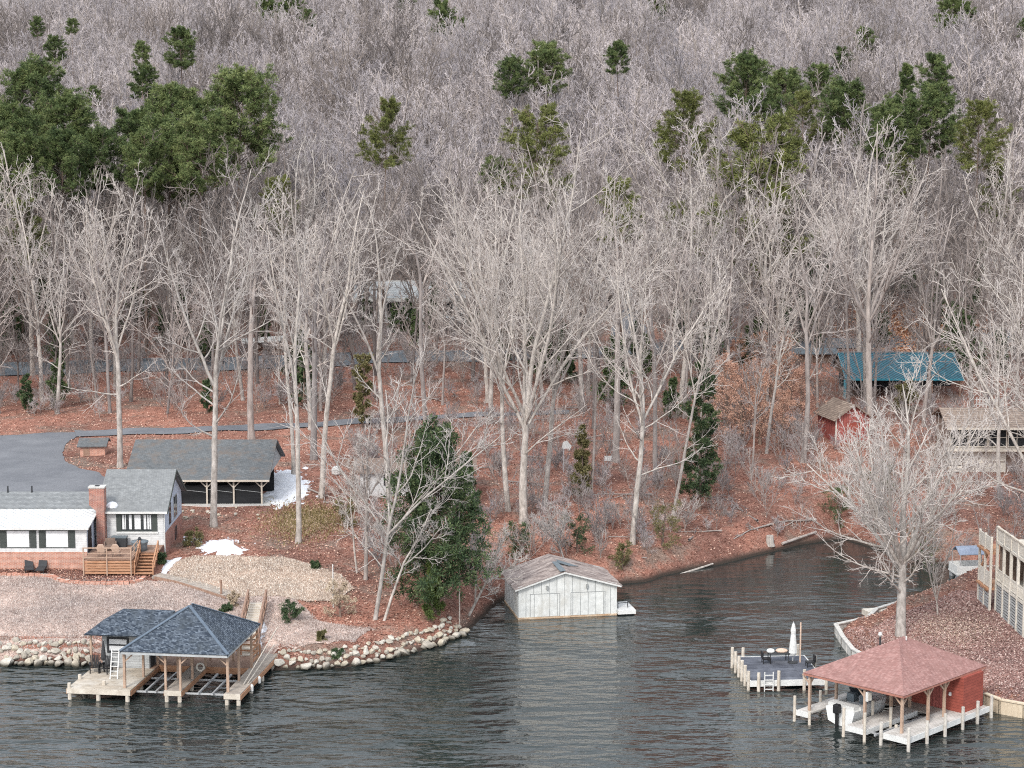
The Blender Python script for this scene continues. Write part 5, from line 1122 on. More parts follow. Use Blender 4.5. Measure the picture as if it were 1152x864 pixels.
for i, a in enumerate([(48, 20, 20, 470), (66, 42, 26, 440), (84, 22, 16, 480), (160, 48, 24, 410), (208, 34, 40, 440), (162, 76, 34, 390), (106, 98, 20, 370), (347, 12, 18, 520)]):
    pine(*a, 'tall', 'small far dark pine scattered among grey trees on the upper left hillside', 'far pines on the upper left hillside', i)
for i, a in enumerate([(300, 0, 30, 600), (500, 2, 36, 560), (520, 22, 24, 540), (735, -4, 26, 600), (330, -6, 30, 620), (455, -6, 24, 640)]):
    pine(*a, 'tall', 'small far pine at the very top of the hillside forest', 'far pines along the top of the hillside', i)
pine(430, 116, 62, 284, 'open', 'thin dark pine showing through bare crowns left of the middle', None, 0)
pine(575, 70, 40, 372, 'round', 'smaller pine of the pair on the hillside above the middle', None, 0)
pine(617, 54, 54, 376, 'round', 'larger pine of the pair on the hillside above the middle', None, 1)
pine(697, 49, 32, 392, 'tall', 'lone small pine on the hillside right of the pine pair', None, 0)
pine(600, 126, 85, 300, 'open', 'broad dark pine behind the largest pale tree crown in the middle', None, 1)
GR = 'pines of the right hand stand'
for i, a in enumerate([(838, 70, 66, 352, 'round'), (882, 84, 52, 342, 'round'), (917, 76, 42, 362, 'tall'), (948, 100, 66, 326, 'round'), (862, 108, 52, 330, 'round'), (905, 108, 52, 318, 'open')]):
    pine(*a, 'green pine crown in the loose stand above and right of the wide olive pine', GR, i)
pine(764, 108, 72, 326, 'open', 'green pine with layered crown at the left end of the right hand stand', None, 0)
pine(848, 142, 140, 262, 'open', 'wide open olive green pine with gaps in its crown, lowest of the right stand', None, 1)
for i, a in enumerate([(1010, 120, 66, 312, 'round'), (1042, 104, 74, 318, 'round'), (992, 128, 56, 308, 'round')]):
    pine(*a, 'full green pine in the cluster above the blue metal roof', 'pines clustered above the blue metal roof', i)
pine(1014, 70, 24, 362, 'slim', 'narrow pointed pine standing behind the cluster above the blue roof', None, 0)
pine(1052, 64, 42, 376, 'tall', 'tall thin crowned pine behind the right end of the cluster', None, 1)
pine(1098, 118, 64, 288, 'open', 'olive pine with drooping open crown at the far right of the stand', None, 0)
for i, a in enumerate([(968, 32, 24, 480), (946, 54, 24, 450), (1062, -2, 34, 520), (1078, 4, 30, 520), (1150, 22, 20, 500)]):
    pine(*a, 'tall', 'small far pine on the upper right hillside', 'far pines on the upper right hillside', i)
for i, a in enumerate([(700, 205, 60, 250, 'open'), (870, 215, 50, 262, 'open'), (1120, 190, 50, 290, 'open'), (560, 180, 40, 300, 'tall'), (760, 230, 40, 270, 'open'), (310, 205, 60, 270, 'open'), (30, 230, 60, 250, 'open'), (1010, 175, 40, 290, 'open')]):
    pine(*a, 'shaded dark pine half hidden behind pale bare crowns', 'dark pines hidden behind the bare crowns', i)

def evergreen(seed, H, cw, mat, n=420, ntri=42, leaf=.20, lw=.09, base=.04, shape=1.0, top=.12):
    rng = np.random.default_rng(seed); T, C = Acc(), Acc()
    P0, R0 = grow(np.array([[0, 0, -.3]]), np.array([[0, 0, 1.]]), np.array([H * .95]), np.array([cw * .03 + .03]), np.array([.02]), 8, .03, .03, rng); T.tube(P0, R0, 7, 0)
    m = max(10, n // 9); pos, d, rad, t = spawn(P0, R0, m, base + .04, .98, 66, 12, rng)
    l1 = cw * .5 * np.maximum((1 - t) ** shape * (1 - top) + top, .06) * rng.uniform(.6, 1.18, m) * np.clip(t / .12 + .55, 0, 1)
    P1, R1 = grow(pos, d, l1, np.minimum(rad * .5, .06), np.full(m, .012), 5, .1, .06, rng); C.tube(P1, R1, 4, 0)
    pos, d, rad, t2 = spawn(P1, R1, 9, .25, 1.0, 50, 15, rng); l2 = np.maximum(np.repeat(l1, 9) * .3, .12) * rng.uniform(.4, 1.2, len(t2))
    K = np.concatenate([pos + unit(d) * l2[:, None], P1[:, -1]])
    C.add(*clumps(K, rng.uniform(.12, .28, len(K)) * cw / 3.2, ntri, leaf, lw, rng, .15), 1)
    return T.mesh('trunk', [M_bark_pine, mat]), C.mesh('crown', [M_bark_pine, mat], False)
def ever(px_, py_, topx, topy, wpx, mat, label, seed, name='evergreen_tree', cat='tree', group=None, **kw):
    p = on_ground(px_, py_); H = at_Y(topx, topy, p[1])[2] - p[2]; cw = wpx / FPX * p[1]
    return place_tree(evergreen(seed, H, cw, mat, **kw), p, label, group, 0, 1, name, cat)
ever(492, 690, 495, 474, 128, M_ever, 'tall dark green magnolia standing on the bank left of the white boathouse', 51, n=860, ntri=44, leaf=.20, lw=.085, shape=.5, top=.28)
ever(486, 697, 486, 616, 42, M_yew, 'small yellow green pine in front of the dark magnolia', 52, n=240, ntri=40, leaf=.18, lw=.05)
ever(787, 574, 785, 398, 54, M_ever, 'dark green cedar on the cove bank behind thin pale stems', 53, n=460, ntri=40, leaf=.2, lw=.07, shape=.5, top=.3)
ever(655, 560, 655, 470, 40, M_olive, 'dull olive evergreen bush tree right of the basketball board', 54, n=240, leaf=.18)
ever(520, 570, 518, 500, 40, M_ever, 'dark evergreen at the right end of the white cottage', 55, n=240)
ever(408, 480, 408, 392, 22, M_olive, 'narrow olive ivy clad trunk beside the lane', 56, n=240, shape=.15, top=.8)
ever(755, 470, 755, 420, 30, M_ever, 'small dark cedar beyond the cove bank near the lane', 57, n=200)
ever(1020, 470, 1020, 430, 34, M_olive, 'olive shrub tree in front of the blue metal roof', 58, n=200, shape=.4, top=.4)
SH = [(326, 700, 326, 676, 34, M_shrub, 'spreading blue green shrub on the slope beside the snow strip'), (361, 720, 361, 706, 14, M_olive, 'small olive shrub at the top of the rock bank'), (355, 640, 355, 628, 13, M_shrub, 'small dark green shrub at the edge of the tan grass'),
      (379, 738, 379, 727, 15, M_shrub, 'little green shrub among the shore rocks'), (585, 625, 585, 585, 40, M_shrub, 'dark green shrub on the bank left of the largest tree'), (650, 622, 650, 580, 44, M_shrub, 'large green shrub on the bank above the white boathouse'),
      (218, 614, 218, 596, 26, M_olive, 'olive shrub against the brick base of the gable end'), (182, 634, 182, 618, 13, M_shrub, 'bright green shrub beside the deck stairs'), (745, 615, 745, 565, 46, M_olive, 'yellowish olive bush on the cove bank'),
      (255, 688, 255, 678, 16, M_shrub, 'low green shrub beside the top of the stairs'), (263, 682, 265, 664, 16, M_straw, 'tuft of straw coloured ornamental grass by the stairs'), (390, 592, 390, 560, 40, M_olive, 'thin olive thicket beside the mossy ground'),
      (945, 590, 945, 545, 46, M_ever, 'dark evergreen thicket behind the spreading tree'), (1035, 640, 1035, 600, 60, M_ever, 'dark thicket at the inlet behind the thick spreading tree'), (990, 555, 990, 520, 40, M_ever, 'dark low evergreen below the red barn'),
      (383, 694, 383, 655, 40, M_straw, 'straw coloured bare bush beside the white marker post'), (700, 640, 700, 610, 34, M_olive, 'brownish bush overhanging the water right of the white boathouse')]
for i, a in enumerate(SH): ever(*a, 60 + i, 'shrub', 'shrub', n=110, ntri=26, leaf=.12, lw=.045, base=0.0, shape=.35, top=.45)
# russet beech saplings
GB = 'russet leaved young trees left of the blue roofed shed'
bm_ = [evergreen(90 + i, 8.5, 5.2, M_beech, n=330, ntri=13, leaf=.12, lw=.07, shape=.6, top=.25) for i in range(2)]
for i, (px_, py_) in enumerate([(842, 470), (868, 478), (890, 462), (828, 440), (878, 440), (855, 500), (812, 465), (900, 490), (835, 500), (880, 505), (850, 445), (818, 490)]):
    p = on_ground(px_, py_); place_tree(bm_[i % 2], p, 'young tree still holding russet leaves in the thicket left of the blue roofed shed', GB, i * 1.3, .8 + .12 * (i % 3), 'russet_tree')

# --- woods of many bare trees
KINDS = []
for k in range(10):
    H = [23, 25, 20, 26, 24, 22, 18, 25, 23, 15][k]
    KINDS.append((H, bare_tree(200 + k, H, [.2, .25, .17, .27, .2, .17, .13, .24, .19, .11][k], fork=[.38, .42, .30, .36, .5, .42, .4, .32, .46, .25][k], nlead=[4, 5, 5, 6, 3, 4, 3, 6, 4, 4][k], lang=[22, 27, 26, 31, 18, 22, 20, 29, 24, 28][k], nl=7, nb=5, nt=4, ntw=0,
                 low=[3, 5, 6, 3, 6, 4, 7, 3, 5, 6][k], wig=[.08, .11, .1, .09, .12, .08, .12, .1, .09, .13][k], spread=[.95, 1.1, 1.05, 1.1, .9, 1.0, .95, 1.1, .95, 1.2][k], rt=1.6, mats=((M_bark_pale, M_twig_pale) if k in (1, 3, 7) else (M_bark_grey, M_twig_pale) if k == 5 else (M_bark_grey, M_twig_grey)))))
def recoloured(me, mats):
    c = me.copy(); c.materials.clear()
    for m_ in mats: c.materials.append(m_)
    return c
KDARK = [tuple(recoloured(q, (M_bark_dark, M_twig_dark)) for q in k[1]) for k in KINDS]
ROADS_PX = [(-200, 384, 1400, 420)]
EXC = []
for o in list(COL.objects):
    if o.parent is None and o.get('category') in ('house', 'cottage', 'shed', 'garage', 'carport', 'barn', 'car', 'lean-to'):
        xs = [o.matrix_basis @ Vector(c) for ch in o.children if ch.type == 'MESH' for c in ch.bound_box]
        if xs: EXC.append((min(v.x for v in xs) - 1.5, max(v.x for v in xs) + 1.5, min(v.y for v in xs) - 1.5, max(v.y for v in xs) + 1.5))
road_lo = at_z(600, 406, 8.2)[1]; road_hi = at_z(600, 390, 8.2)[1]
PTS = []; CELL = {}
def try_pt(x, y, sp):
    c = (int(x // 6), int(y // 6))
    for i in (-1, 0, 1):
        for j in (-1, 0, 1):
            for (a, b_) in CELL.get((c[0] + i, c[1] + j), ()):
                if (a - x) ** 2 + (b_ - y) ** 2 < sp * sp: return False
    CELL.setdefault(c, []).append((x, y)); return True
def blocked(x, y):
    z = ground_z(x, y); px_, py_ = proj(x, y, z)
    rl = at_z(px_, 411 - 9 * px_ / 576 * .55, 8.2)[1]
    if 225 < y < 245 and abs(py_ - (408 - px_ * .0155)) < 9: return True
    for a, b_, c, d in EXC:
        if a < x < b_ and c < y < d: return True
    if px_ < 140 and py_ > 470: return True
    if 130 < px_ < 330 and py_ > 474: return True
    if px_ < 640 and abs(py_ - (486 - .036 * px_)) < 7: return True
    if 672 < px_ < 738 and 338 < py_ < 402: return True
    if py_ > 485: return True
    return False
UE = [evergreen(500 + i, 7.5, [3.6, 4.4, 3.0][i], M_ever, n=200, ntri=24, leaf=.26, lw=.12, shape=.7, top=.2) for i in range(3)]
ru = np.random.default_rng(31)
for i in range(95):
    for _ in range(40):
        y = ru.uniform(238, 300) if i > 4 else ru.uniform(215, 228); x = ru.uniform(-1, 1) * y * .26
        if not blocked(x, y) and not (-21 < x < -4 and y < 262) and not (33 < x < 62 and 196 < y < 232): break
    place_tree(UE[i % 3], (x, y, ground_z(x, y)), 'dark shaded evergreen growing under the bare trees beyond the road' if i > 4 else 'dark shaded evergreen growing under the bare trees before the road', 'evergreens under the bare trees beyond the road' if i > 4 else 'evergreens under the bare trees before the road', ru.random() * 6, ru.uniform(.5, 1.15), 'evergreen_tree')
rr = np.random.default_rng(5); cand = []
for _ in range(80000):
    y = math.sqrt(rr.uniform(184 ** 2, 860 ** 2)); x = rr.uniform(-1, 1) * (y * (.262 if y < 292 else .36) + 8)
    sp = 4.8 if y < 236 else 5.2 if y < 300 else 5.9
    if y < 420 and blocked(x, y): continue
    if y < 236 and rr.random() < .5: continue
    if y < 268:   # the open lawns and drives in front of the far house and the garage
        q = proj(x, y, ground_z(x, y))[0]
        if (405 < q < 525 or 668 < q < 735) and rr.random() < .93: continue
        if 975 < q < 1095 and 222 < y and rr.random() < .8: continue
    if try_pt(x, y, sp): cand.append((x, y))
cand.sort(key=lambda c: c[1])
NIND = 258
ZN = [('bare tree between the lane and the road at the left', 'bare trees between the lane and the road, left woods'), ('bare tree between the white cottage and the road in the middle woods', 'bare trees between the cottage and the road, middle woods'),
      ('bare tree in the woods round the blue roofed shed at the right', 'bare trees round the blue roofed shed'),
      ('bare grey hardwood beyond the road below the left pine stand', 'bare trees beyond the road, below the left pines'), ('bare grey hardwood beyond the road around the long white house', 'bare trees beyond the road, around the white house'), ('bare grey hardwood beyond the road below the right hand pine stand', 'bare trees beyond the road, below the right pines')]
for i, (x, y) in enumerate(cand[:NIND]):
    z = ground_z(x, y); px_, _ = proj(x, y, z); zi = (0 if px_ < 390 else 1 if px_ < 770 else 2) + (0 if y < 236 else 3)
    k = int(rr.integers(0, 10)); t = place_tree(KDARK[k] if (y > 236 and rr.random() < .6) or rr.random() < .2 else KINDS[k][1], (x, y, z), ZN[zi][0], ZN[zi][1], rr.random() * 6.28, rr.uniform(.72, 1.14)); t.rotation_euler.x = rr.normal(0, .045); t.rotation_euler.y = rr.normal(0, .045)

def scatter(name, pts, protos, label, smin, smax, seed):
    """ONE object: its points each carry a copy of one of the given plants."""
    r2 = np.random.default_rng(seed); n = len(pts)
    me = bpy.data.meshes.new(name); me.vertices.add(n); me.vertices.foreach_set('co', np.array(pts, dtype=np.float32).ravel())
    for nm, ty, vals in (('kind_index', 'INT', r2.integers(0, len(protos), n).astype(np.int32)), ('turn', 'FLOAT', (r2.random(n) * 6.283).astype(np.float32)), ('size', 'FLOAT', r2.uniform(smin, smax, n).astype(np.float32))):
        a = me.attributes.new(nm, ty, 'POINT'); a.data.foreach_set('value', vals)
    o = obj_from(name, me); tag(o, label, kind='stuff')
    g = bpy.data.node_groups.new(name + '_nodes', 'GeometryNodeTree')
    g.interface.new_socket('Geometry', in_out='INPUT', socket_type='NodeSocketGeometry'); g.interface.new_socket('Geometry', in_out='OUTPUT', socket_type='NodeSocketGeometry')
    gi, go = g.nodes.new('NodeGroupInput'), g.nodes.new('NodeGroupOutput'); jn = g.nodes.new('GeometryNodeJoinGeometry')
    def attr(nm, ty): a = g.nodes.new('GeometryNodeInputNamedAttribute'); a.data_type = ty; a.inputs['Name'].default_value = nm; return a.outputs['Attribute']
    ki, tu, sz = attr('kind_index', 'INT'), attr('turn', 'FLOAT'), attr('size', 'FLOAT'); cb = g.nodes.new('ShaderNodeCombineXYZ'); g.links.new(tu, cb.inputs[2])
    e2r = g.nodes.new('FunctionNodeEulerToRotation'); g.links.new(cb.outputs[0], e2r.inputs[0])
    for i, pm in enumerate(protos):
        po = bpy.data.objects.new(name + '_plant', pm)
        oi = g.nodes.new('GeometryNodeObjectInfo'); oi.inputs['Object'].default_value = po; oi.inputs['As Instance'].default_value = True
        cm = g.nodes.new('FunctionNodeCompare'); cm.data_type = 'INT'; cm.operation = 'EQUAL'; g.links.new(ki, cm.inputs[2]); cm.inputs[3].default_value = i
        ip = g.nodes.new('GeometryNodeInstanceOnPoints'); g.links.new(gi.outputs[0], ip.inputs['Points']); g.links.new(cm.outputs[0], ip.inputs['Selection']); g.links.new(oi.outputs['Geometry'], ip.inputs['Instance'])
        g.links.new(e2r.outputs[0], ip.inputs['Rotation']); g.links.new(sz, ip.inputs['Scale']); g.links.new(ip.outputs[0], jn.inputs[0])
    g.links.new(jn.outputs[0], go.inputs[0])
    md = o.modifiers.new('scatter', 'NODES'); md.node_group = g; return o
FAR = [bare_tree(300 + k, [18, 21, 16, 20, 22, 14][k], [.17, .2, .14, .19, .2, .12][k], fork=[.34, .4, .28, .36, .44, .22][k], nlead=[5, 5, 6, 5, 4, 5][k], lang=[27, 24, 32, 26, 20, 30][k], nl=7, nb=6, nt=4, ntw=0, spread=[1.25, 1.1, 1.35, 1.15, 1.1, 1.3][k], low=3, rt=[2.3, 2.5, 2.0, 2.4, 2.6, 1.9][k], wig=.09,
       mats=(M_bark_grey, M_twig_hill), one=True) for k in range(6)]
FAR += [recoloured(FAR[k], (M_bark_dark, M_twig_dark)) for k in (1,)]
scatter('forest', [(x, y, ground_z(x, y)) for x, y in cand[NIND:]], FAR, 'grey leafless hardwood forest covering the whole hillside', .62, 1.28, 3)
# brush on the forest floor
def brush(seed, H, n, mats): return bare_tree(seed, H, .03, fork=.06, nlead=n, lang=17, nl=5, nb=4, nt=2, ntw=0, spread=1.25, low=0, rt=.8, mats=mats, one=True, split=1, wig=.1)
BR = [brush(400, 3.0, 4, (M_bark_grey, M_twig_grey)), brush(401, 2.2, 5, (M_bark_grey, M_twig_hill)), brush(402, 4.4, 3, (M_bark_grey, M_twig_grey))]
bp = []
for _ in range(9000):
    y = rr.uniform(158, 330); x = rr.uniform(-1, 1) * (y * .262 + 6); z = ground_z(x, y); px_, py_ = proj(x, y, z)
    if z < .6 or len(bp) > 2000: continue
    if py_ < 480:
        if blocked(x, y): continue
        if rr.random() < (.5 if y < 236 else .2): continue
    else:
        if px_ < 395 or any(a < x < b_ and c < y < d for a, b_, c, d in EXC): continue
        if px_ > 930 and py_ > 640: continue
        if px_ < 540 and py_ > 660: continue
        if rr.random() < .25: continue
    bp.append((x, y, z))
scatter('undergrowth', bp, BR, 'thin grey brown leafless brush on the red leafy forest floor', .6, 1.25, 9)

# ------------------------------------------------------------------ fallen leaves and dry grass lying on the ground
def gz_many(x, y):
    i = np.clip(np.searchsorted(GX, x) - 1, 0, len(GX) - 2); j = np.clip(np.searchsorted(GY, y) - 1, 0, len(GY) - 2)
    u = (x - GX[i]) / (GX[i + 1] - GX[i]); v = (y - GY[j]) / (GY[j + 1] - GY[j])
    return GZ[j, i] * (1 - u) * (1 - v) + GZ[j, i + 1] * u * (1 - v) + GZ[j + 1, i] * (1 - u) * v + GZ[j + 1, i + 1] * u * v
def flakes(name, x, y, lift, size, tilt, mat, label, seed, upright=False):
    r = np.random.default_rng(seed); n = len(x); z = gz_many(x, y) + lift
    s = r.uniform(size[0], size[1], n)[:, None]; az = r.random(n) * 6.283
    if upright:
        a = np.stack([np.cos(az), np.sin(az), 0 * az], 1) * s * .32; h = np.stack([r.normal(0, .35, n), r.normal(0, .35, n), np.ones(n)], 1) * s; c = np.stack([x, y, z], 1)
        V = np.stack([c - a, c + a, c + h + a * .3, c + h - a * .3], 1).reshape(-1, 3)
    else:
        tl = np.abs(r.normal(0, tilt, n)); a = np.stack([np.cos(az), np.sin(az), 0 * az], 1); b_ = np.stack([-np.sin(az) * np.cos(tl), np.cos(az) * np.cos(tl), np.sin(tl)], 1)
        c = np.stack([x, y, z + np.sin(tl) * s[:, 0] * .5], 1)
        V = np.stack([c - a * s * .5, c - b_ * s * .45, c + a * s * .5, c + b_ * s * .5], 1).reshape(-1, 3)
    o = obj_from(name, mesh_np(name, V, [(np.arange(len(V)).reshape(-1, 4), 0)], [mat])); return tag(o, label, kind='stuff')
def speck_mat(name, cols):
    m, nt, b = new_mat(name); v = coord(nt, 'Position'); rnd = nt.nodes.new('ShaderNodeNewGeometry').outputs['Random Per Island']
    n = noise(nt, v, .16, 4, .6); a = N(nt, 'ShaderNodeMath', _operation='MULTIPLY_ADD'); a.inputs[1].default_value = .5; nt.links.new(n, a.inputs[0]); nt.links.new(rnd, a.inputs[2])
    c = ramp(nt, a.outputs[0], [(.25, cols[0]), (.55, cols[1]), (.85, cols[2]), (1.0, cols[3])]); nt.links.new(c, b.inputs['Base Color']); b.inputs['Roughness'].default_value = .9; b.inputs['Specular IOR Level'].default_value = .1
    MATS[name] = m; return m
M_leaf = speck_mat('dry_red_leaves', [(0.13, 0.062, 0.048), (0.30, 0.148, 0.108), (0.43, 0.235, 0.178), (0.56, 0.38, 0.30)])
M_leafyard = speck_mat('dry_purple_leaves', [(0.17, 0.095, 0.085), (0.30, 0.18, 0.16), (0.40, 0.265, 0.235), (0.50, 0.38, 0.34)])
M_leaforange = speck_mat('dry_orange_leaves', [(0.25, 0.10, 0.05), (0.42, 0.18, 0.10), (0.52, 0.28, 0.17), (0.66, 0.46, 0.33)])
M_blade = speck_mat('dry_lawn_blades', [(0.29, 0.225, 0.20), (0.41, 0.335, 0.30), (0.50, 0.425, 0.385), (0.60, 0.54, 0.505)])
M_bladetan = speck_mat('dry_tan_blades', [(0.32, 0.235, 0.185), (0.50, 0.40, 0.325), (0.60, 0.51, 0.43), (0.76, 0.69, 0.61)])
M_blademoss = speck_mat('mossy_blades', [(0.10, 0.085, 0.03), (0.20, 0.16, 0.065), (0.30, 0.23, 0.12), (0.42, 0.32, 0.22)])
M_strawfleck = speck_mat('straw_flecks', [(0.26, 0.175, 0.14), (0.40, 0.29, 0.225), (0.48, 0.36, 0.285), (0.56, 0.45, 0.37)])
def in_sheet(x, y, names):
    r = np.zeros(x.shape, bool)
    for nm, pl in SHEETS:
        if nm in names: r |= inside(x, y, pl)
    return r
rl = np.random.default_rng(77); n = 330000
y = 136 + (rl.random(n) ** 1.35) * 190; x = rl.uniform(-1, 1, n) * (y * .262 + 6)
ok = gz_many(x, y) > .3
ok &= ~in_sheet(x, y, ('lawn', 'grass', 'driveway', 'lane', 'road', 'side_drive', 'yard', 'mulch', 'snow'))
for a, b_, c, d in EXC: ok &= ~((x > a + 1.2) & (x < b_ - 1.2) & (y > c + 1.2) & (y < d - 1.2))
flakes('fallen_leaves', x[ok], y[ok], .03, (.07, .19), .55, M_leaf, 'dry red brown leaves covering the forest floor', 1)
def within(names, n, seed):
    r = np.random.default_rng(seed); X, Y_ = [], []
    for nm, pl in SHEETS:
        if nm in names:
            xs = [p[0] for p in pl]; ys = [p[1] for p in pl]; x = r.uniform(max(min(xs), -52), min(max(xs), 52), n); y = r.uniform(min(ys), max(ys), n); k = inside(x, y, pl); X.append(x[k]); Y_.append(y[k])
    return np.concatenate(X), np.concatenate(Y_)
x, y = within(('lawn',), 90000, 2); k = ~in_sheet(x, y, ('grass',)); flakes('lawn_blades', x[k], y[k], .04, (.04, .11), 0, M_blade, 'dry pinkish blades and leaf flecks of the winter lawn', 2, True)
x, y = within(('grass',), 40000, 3); flakes('grass_blades', x, y, .08, (.04, .12), 0, M_bladetan, 'dry tan blades of the dormant grass patch', 3, True)
x, y = within(('yard',), 60000, 4); flakes('yard_leaves', x, y, .05, (.06, .16), .5, M_leafyard, 'purplish brown leaves covering the yard on the point', 4)
x, y = within(('mulch',), 5000, 5); flakes('mulch_flecks', x, y, .08, (.06, .16), .6, M_leaf, 'leaf flecks on the mulch bed', 5)
def blob(px_, py_, sx, sy, n, seed):
    r = np.random.default_rng(seed); p = on_ground(px_, py_); return p[0] + r.normal(0, sx, n), p[1] + r.normal(0, sy, n)
x, y = blob(1070, 708, 1.9, 2.4, 4500, 6); flakes('straw', x, y, .07, (.05, .12), .5, M_strawfleck, 'straw coloured grass showing through the leaves of the yard', 6)
x, y = blob(345, 585, 1.7, 3.0, 9000, 7); flakes('moss', x, y, .05, (.06, .17), 0, M_blademoss, 'yellow green mossy grass beyond the tan grass', 7, True)
x, y = blob(1035, 378, 4.4, 9.0, 26000, 8); flakes('orange_leaves', x, y, .06, (.12, .32), .5, M_leaforange, 'bright orange leaves on the bank behind the blue roofed shed', 8)

# ------------------------------------------------------------------ shore rocks
def rock_mesh(seed, mat):
    import bmesh
    r = random.Random(seed); bm = bmesh.new(); bmesh.ops.create_icosphere(bm, subdivisions=2, radius=.5)
    cuts = [(Vector((r.gauss(0, 1), r.gauss(0, 1), r.gauss(0, 1))).normalized(), r.uniform(.26, .42)) for _ in range(11)]
    for v in bm.verts:
        for n, d in cuts:
            e = v.co.dot(n)
            if e > d: v.co -= n * (e - d)
        v.co *= r.uniform(.97, 1.03)
    me = bpy.data.meshes.new('rock'); bm.to_mesh(me); bm.free(); me.materials.append(mat); return me
RK = [rock_mesh(i, M_rock[i % 3]) for i in range(9)]
def rocks(pxs, label, group, seed, rows, size):
    r = random.Random(seed); seg = [at_z(x, y, 0) for x, y in pxs]
    for a, b_ in zip(seg[:-1], seg[1:]):
        L = math.hypot(b_[0] - a[0], b_[1] - a[1]); n = np.array([-(b_[1] - a[1]), b_[0] - a[0]]) / L
        for row in range(rows):
            t = r.uniform(0, .3)
            while t < L:
                s = r.uniform(*size) * (1.15 if row == 0 else 1.0 - .1 * row); t += s * .36
                if t > L: break
                c = a[:2] + (b_[:2] - a[:2]) * t / L + n * (-.2 + row * .5 + r.gauss(0, .12))
                o = obj_from('rock', RK[r.randrange(9)]); z = max(ground_z(c[0], c[1]), -.05)
                o.location = (c[0], c[1], max(z, .08 + row * .24) + s * .12); o.scale = (s * r.uniform(.9, 1.35), s * r.uniform(.75, 1.0), s * r.uniform(.6, .85)); o.rotation_euler = (r.gauss(0, .25), r.gauss(0, .25), r.random() * 6.28)
                tag(o, label, 'rock', group); t += s * .36
rocks([(-40, 748), (0, 747), (60, 748), (102, 748)], 'pale tan boulder of the riprap bank left of the blue roofed boathouse', 'shore boulders left of the boathouse', 1, 4, (.4, 1.0))
rocks([(304, 752), (345, 752), (390, 750), (432, 742), (470, 732), (503, 721), (520, 712)], 'pale tan boulder of the riprap bank curving right of the blue roofed boathouse', 'shore boulders right of the boathouse', 2, 3, (.35, .85))
r = random.Random(12)
for k in range(16):
    p = on_ground(r.uniform(205, 292), r.uniform(571, 585)); o = obj_from('stone', RK[k % 9]); s = r.uniform(.3, .6); o.location = (p[0], p[1], p[2] + .08); o.scale = (s, s * .8, s * .6); o.rotation_euler.z = r.random() * 6; o.data = RK[k % 9]
    tag(o, 'grey field stone in the loose row along the front of the carport', 'stone', 'stones along the carport')
for k, (a, b_, rr_, lb) in enumerate([((765, 649), (802, 638), .11, 'pale fallen log lying along the cove waterline'), ((880, 614), (918, 602), .14, 'brown fallen log on the cove bank near the spreading tree')]):
    p, q = on_ground(*a), on_ground(*b_); o = MB().tube(tuple(p + [0, 0, .2]), tuple(q + [0, 0, .3]), rr_, rr_ * .7, 7).build('log', [M_bark_pale, M_bark_grey][k]); tag(o, lb, 'log')
p = on_ground(866, 612); o = MB().lathe((0, 0, -.2), [(.5, 0), (.38, .3), (.33, .95), (.3, 1.0)], 9).build('tree_stump', M_bark_pale); o.location = tuple(p); tag(o, 'pale broken stump at the cove waterline', 'stump')

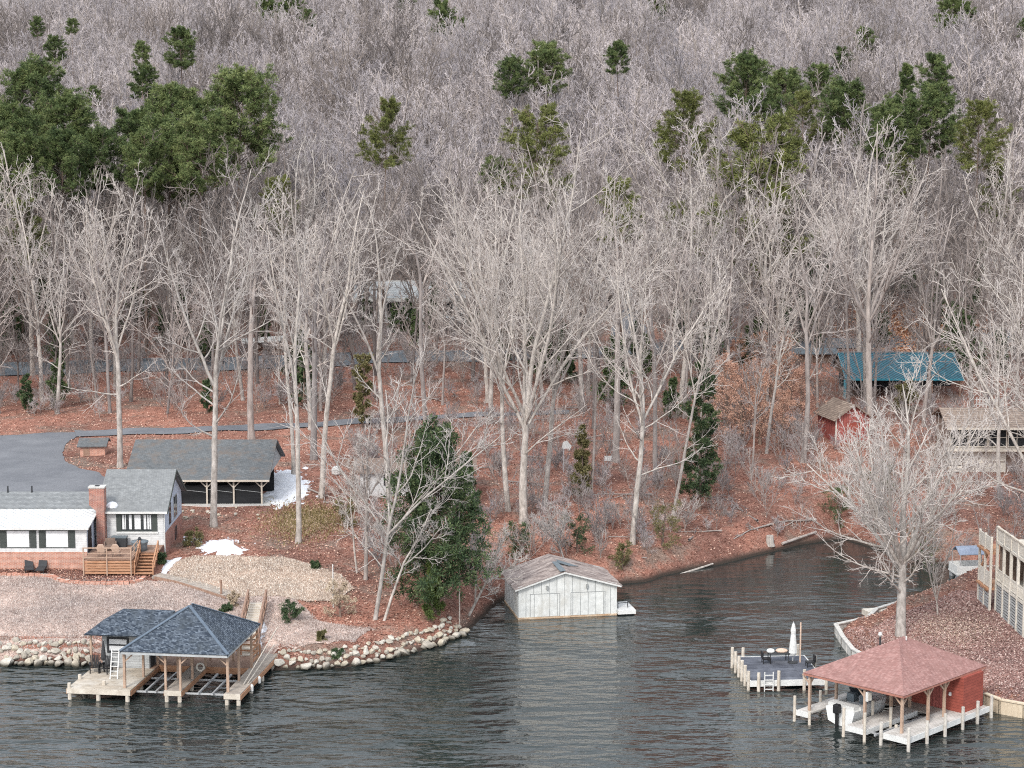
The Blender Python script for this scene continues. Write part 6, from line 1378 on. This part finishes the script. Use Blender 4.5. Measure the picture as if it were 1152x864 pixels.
BRN = [bare_tree(700 + k, 4.5, .07, fork=.4, nlead=2, lang=28, nl=5, nb=3, nt=2, ntw=0, low=2, spread=.9, mats=(M_bark_grey, M_twig_grey), one=True, split=0) for k in range(3)]
rb = np.random.default_rng(41); k = 0
while k < 34:
    px_, py_ = rb.uniform(330, 940), rb.uniform(410, 640); p = on_ground(px_, py_)
    if p[2] < .7 or blocked(p[0], p[1]) and py_ < 485 or any(a < p[0] < b_ and c < p[1] < d for a, b_, c, d in EXC) or (px_ < 420 and py_ > 560): continue
    o = obj_from('fallen_branch', BRN[k % 3]); o.location = (p[0], p[1], p[2] + .15); o.rotation_euler = (PI / 2 - .05, rb.uniform(0, 6), rb.uniform(0, 6.28)); sc_ = rb.uniform(.6, 1.3); o.scale = (sc_, sc_ * .9, sc_)
    tag(o, 'grey fallen branch lying in the red leaves of the wooded slope', 'branch', 'fallen branches on the wooded slope'); k += 1

# ------------------------------------------------------------------ light
EL = math.radians(42); AZ = math.radians(202)          # sun behind the camera, a little to the left
W = bpy.data.worlds.new('World'); SC.world = W; W.use_nodes = True; nt = W.node_tree; bg = nt.nodes['Background']
sky = nt.nodes.new('ShaderNodeTexSky'); sky.sky_type = 'NISHITA'; sky.sun_disc = False; sky.sun_elevation = EL; sky.sun_rotation = AZ; sky.dust_density = 3.0; sky.air_density = 1.0
hs = nt.nodes.new('ShaderNodeHueSaturation'); hs.inputs['Saturation'].default_value = .6; nt.links.new(sky.outputs[0], hs.inputs['Color']); 
tcn = nt.nodes.new('ShaderNodeTexCoord'); cl = noise(nt, tcn.outputs['Generated'], 2.2, 5, .6, (1, 1, 2.5))
cov = ramp(nt, cl, [(.36, (.35, .35, .35)), (.62, (.85, .85, .85))])
nt.links.new(mix(nt, hs.outputs[0], (7.2, 7.7, 8.3), cov), bg.inputs[0]); bg.inputs[1].default_value = .15
sd = bpy.data.lights.new('sun', 'SUN'); sd.energy = 1.5; sd.angle = math.radians(12); sd.color = (1, .96, .9)
so = bpy.data.objects.new('sun', sd); COL.objects.link(so); so.rotation_euler = Vector((math.sin(AZ) * math.cos(EL), math.cos(AZ) * math.cos(EL), math.sin(EL))).to_track_quat('Z', 'Y').to_euler(); so.location = (0, 0, 200)
SC.view_settings.view_transform = 'Standard'; SC.view_settings.look = 'None'; SC.view_settings.exposure = 0.6; SC.view_settings.gamma = 1
SC.view_settings.use_curve_mapping = False
SC.cycles.sample_clamp_direct = 6; SC.cycles.sample_clamp_indirect = 4
SC.cycles.filter_width = 1.1
SC.cycles.max_bounces = 5; SC.cycles.diffuse_bounces = 2; SC.cycles.glossy_bounces = 3; SC.cycles.transparent_max_bounces = 4; SC.cycles.use_denoising = False
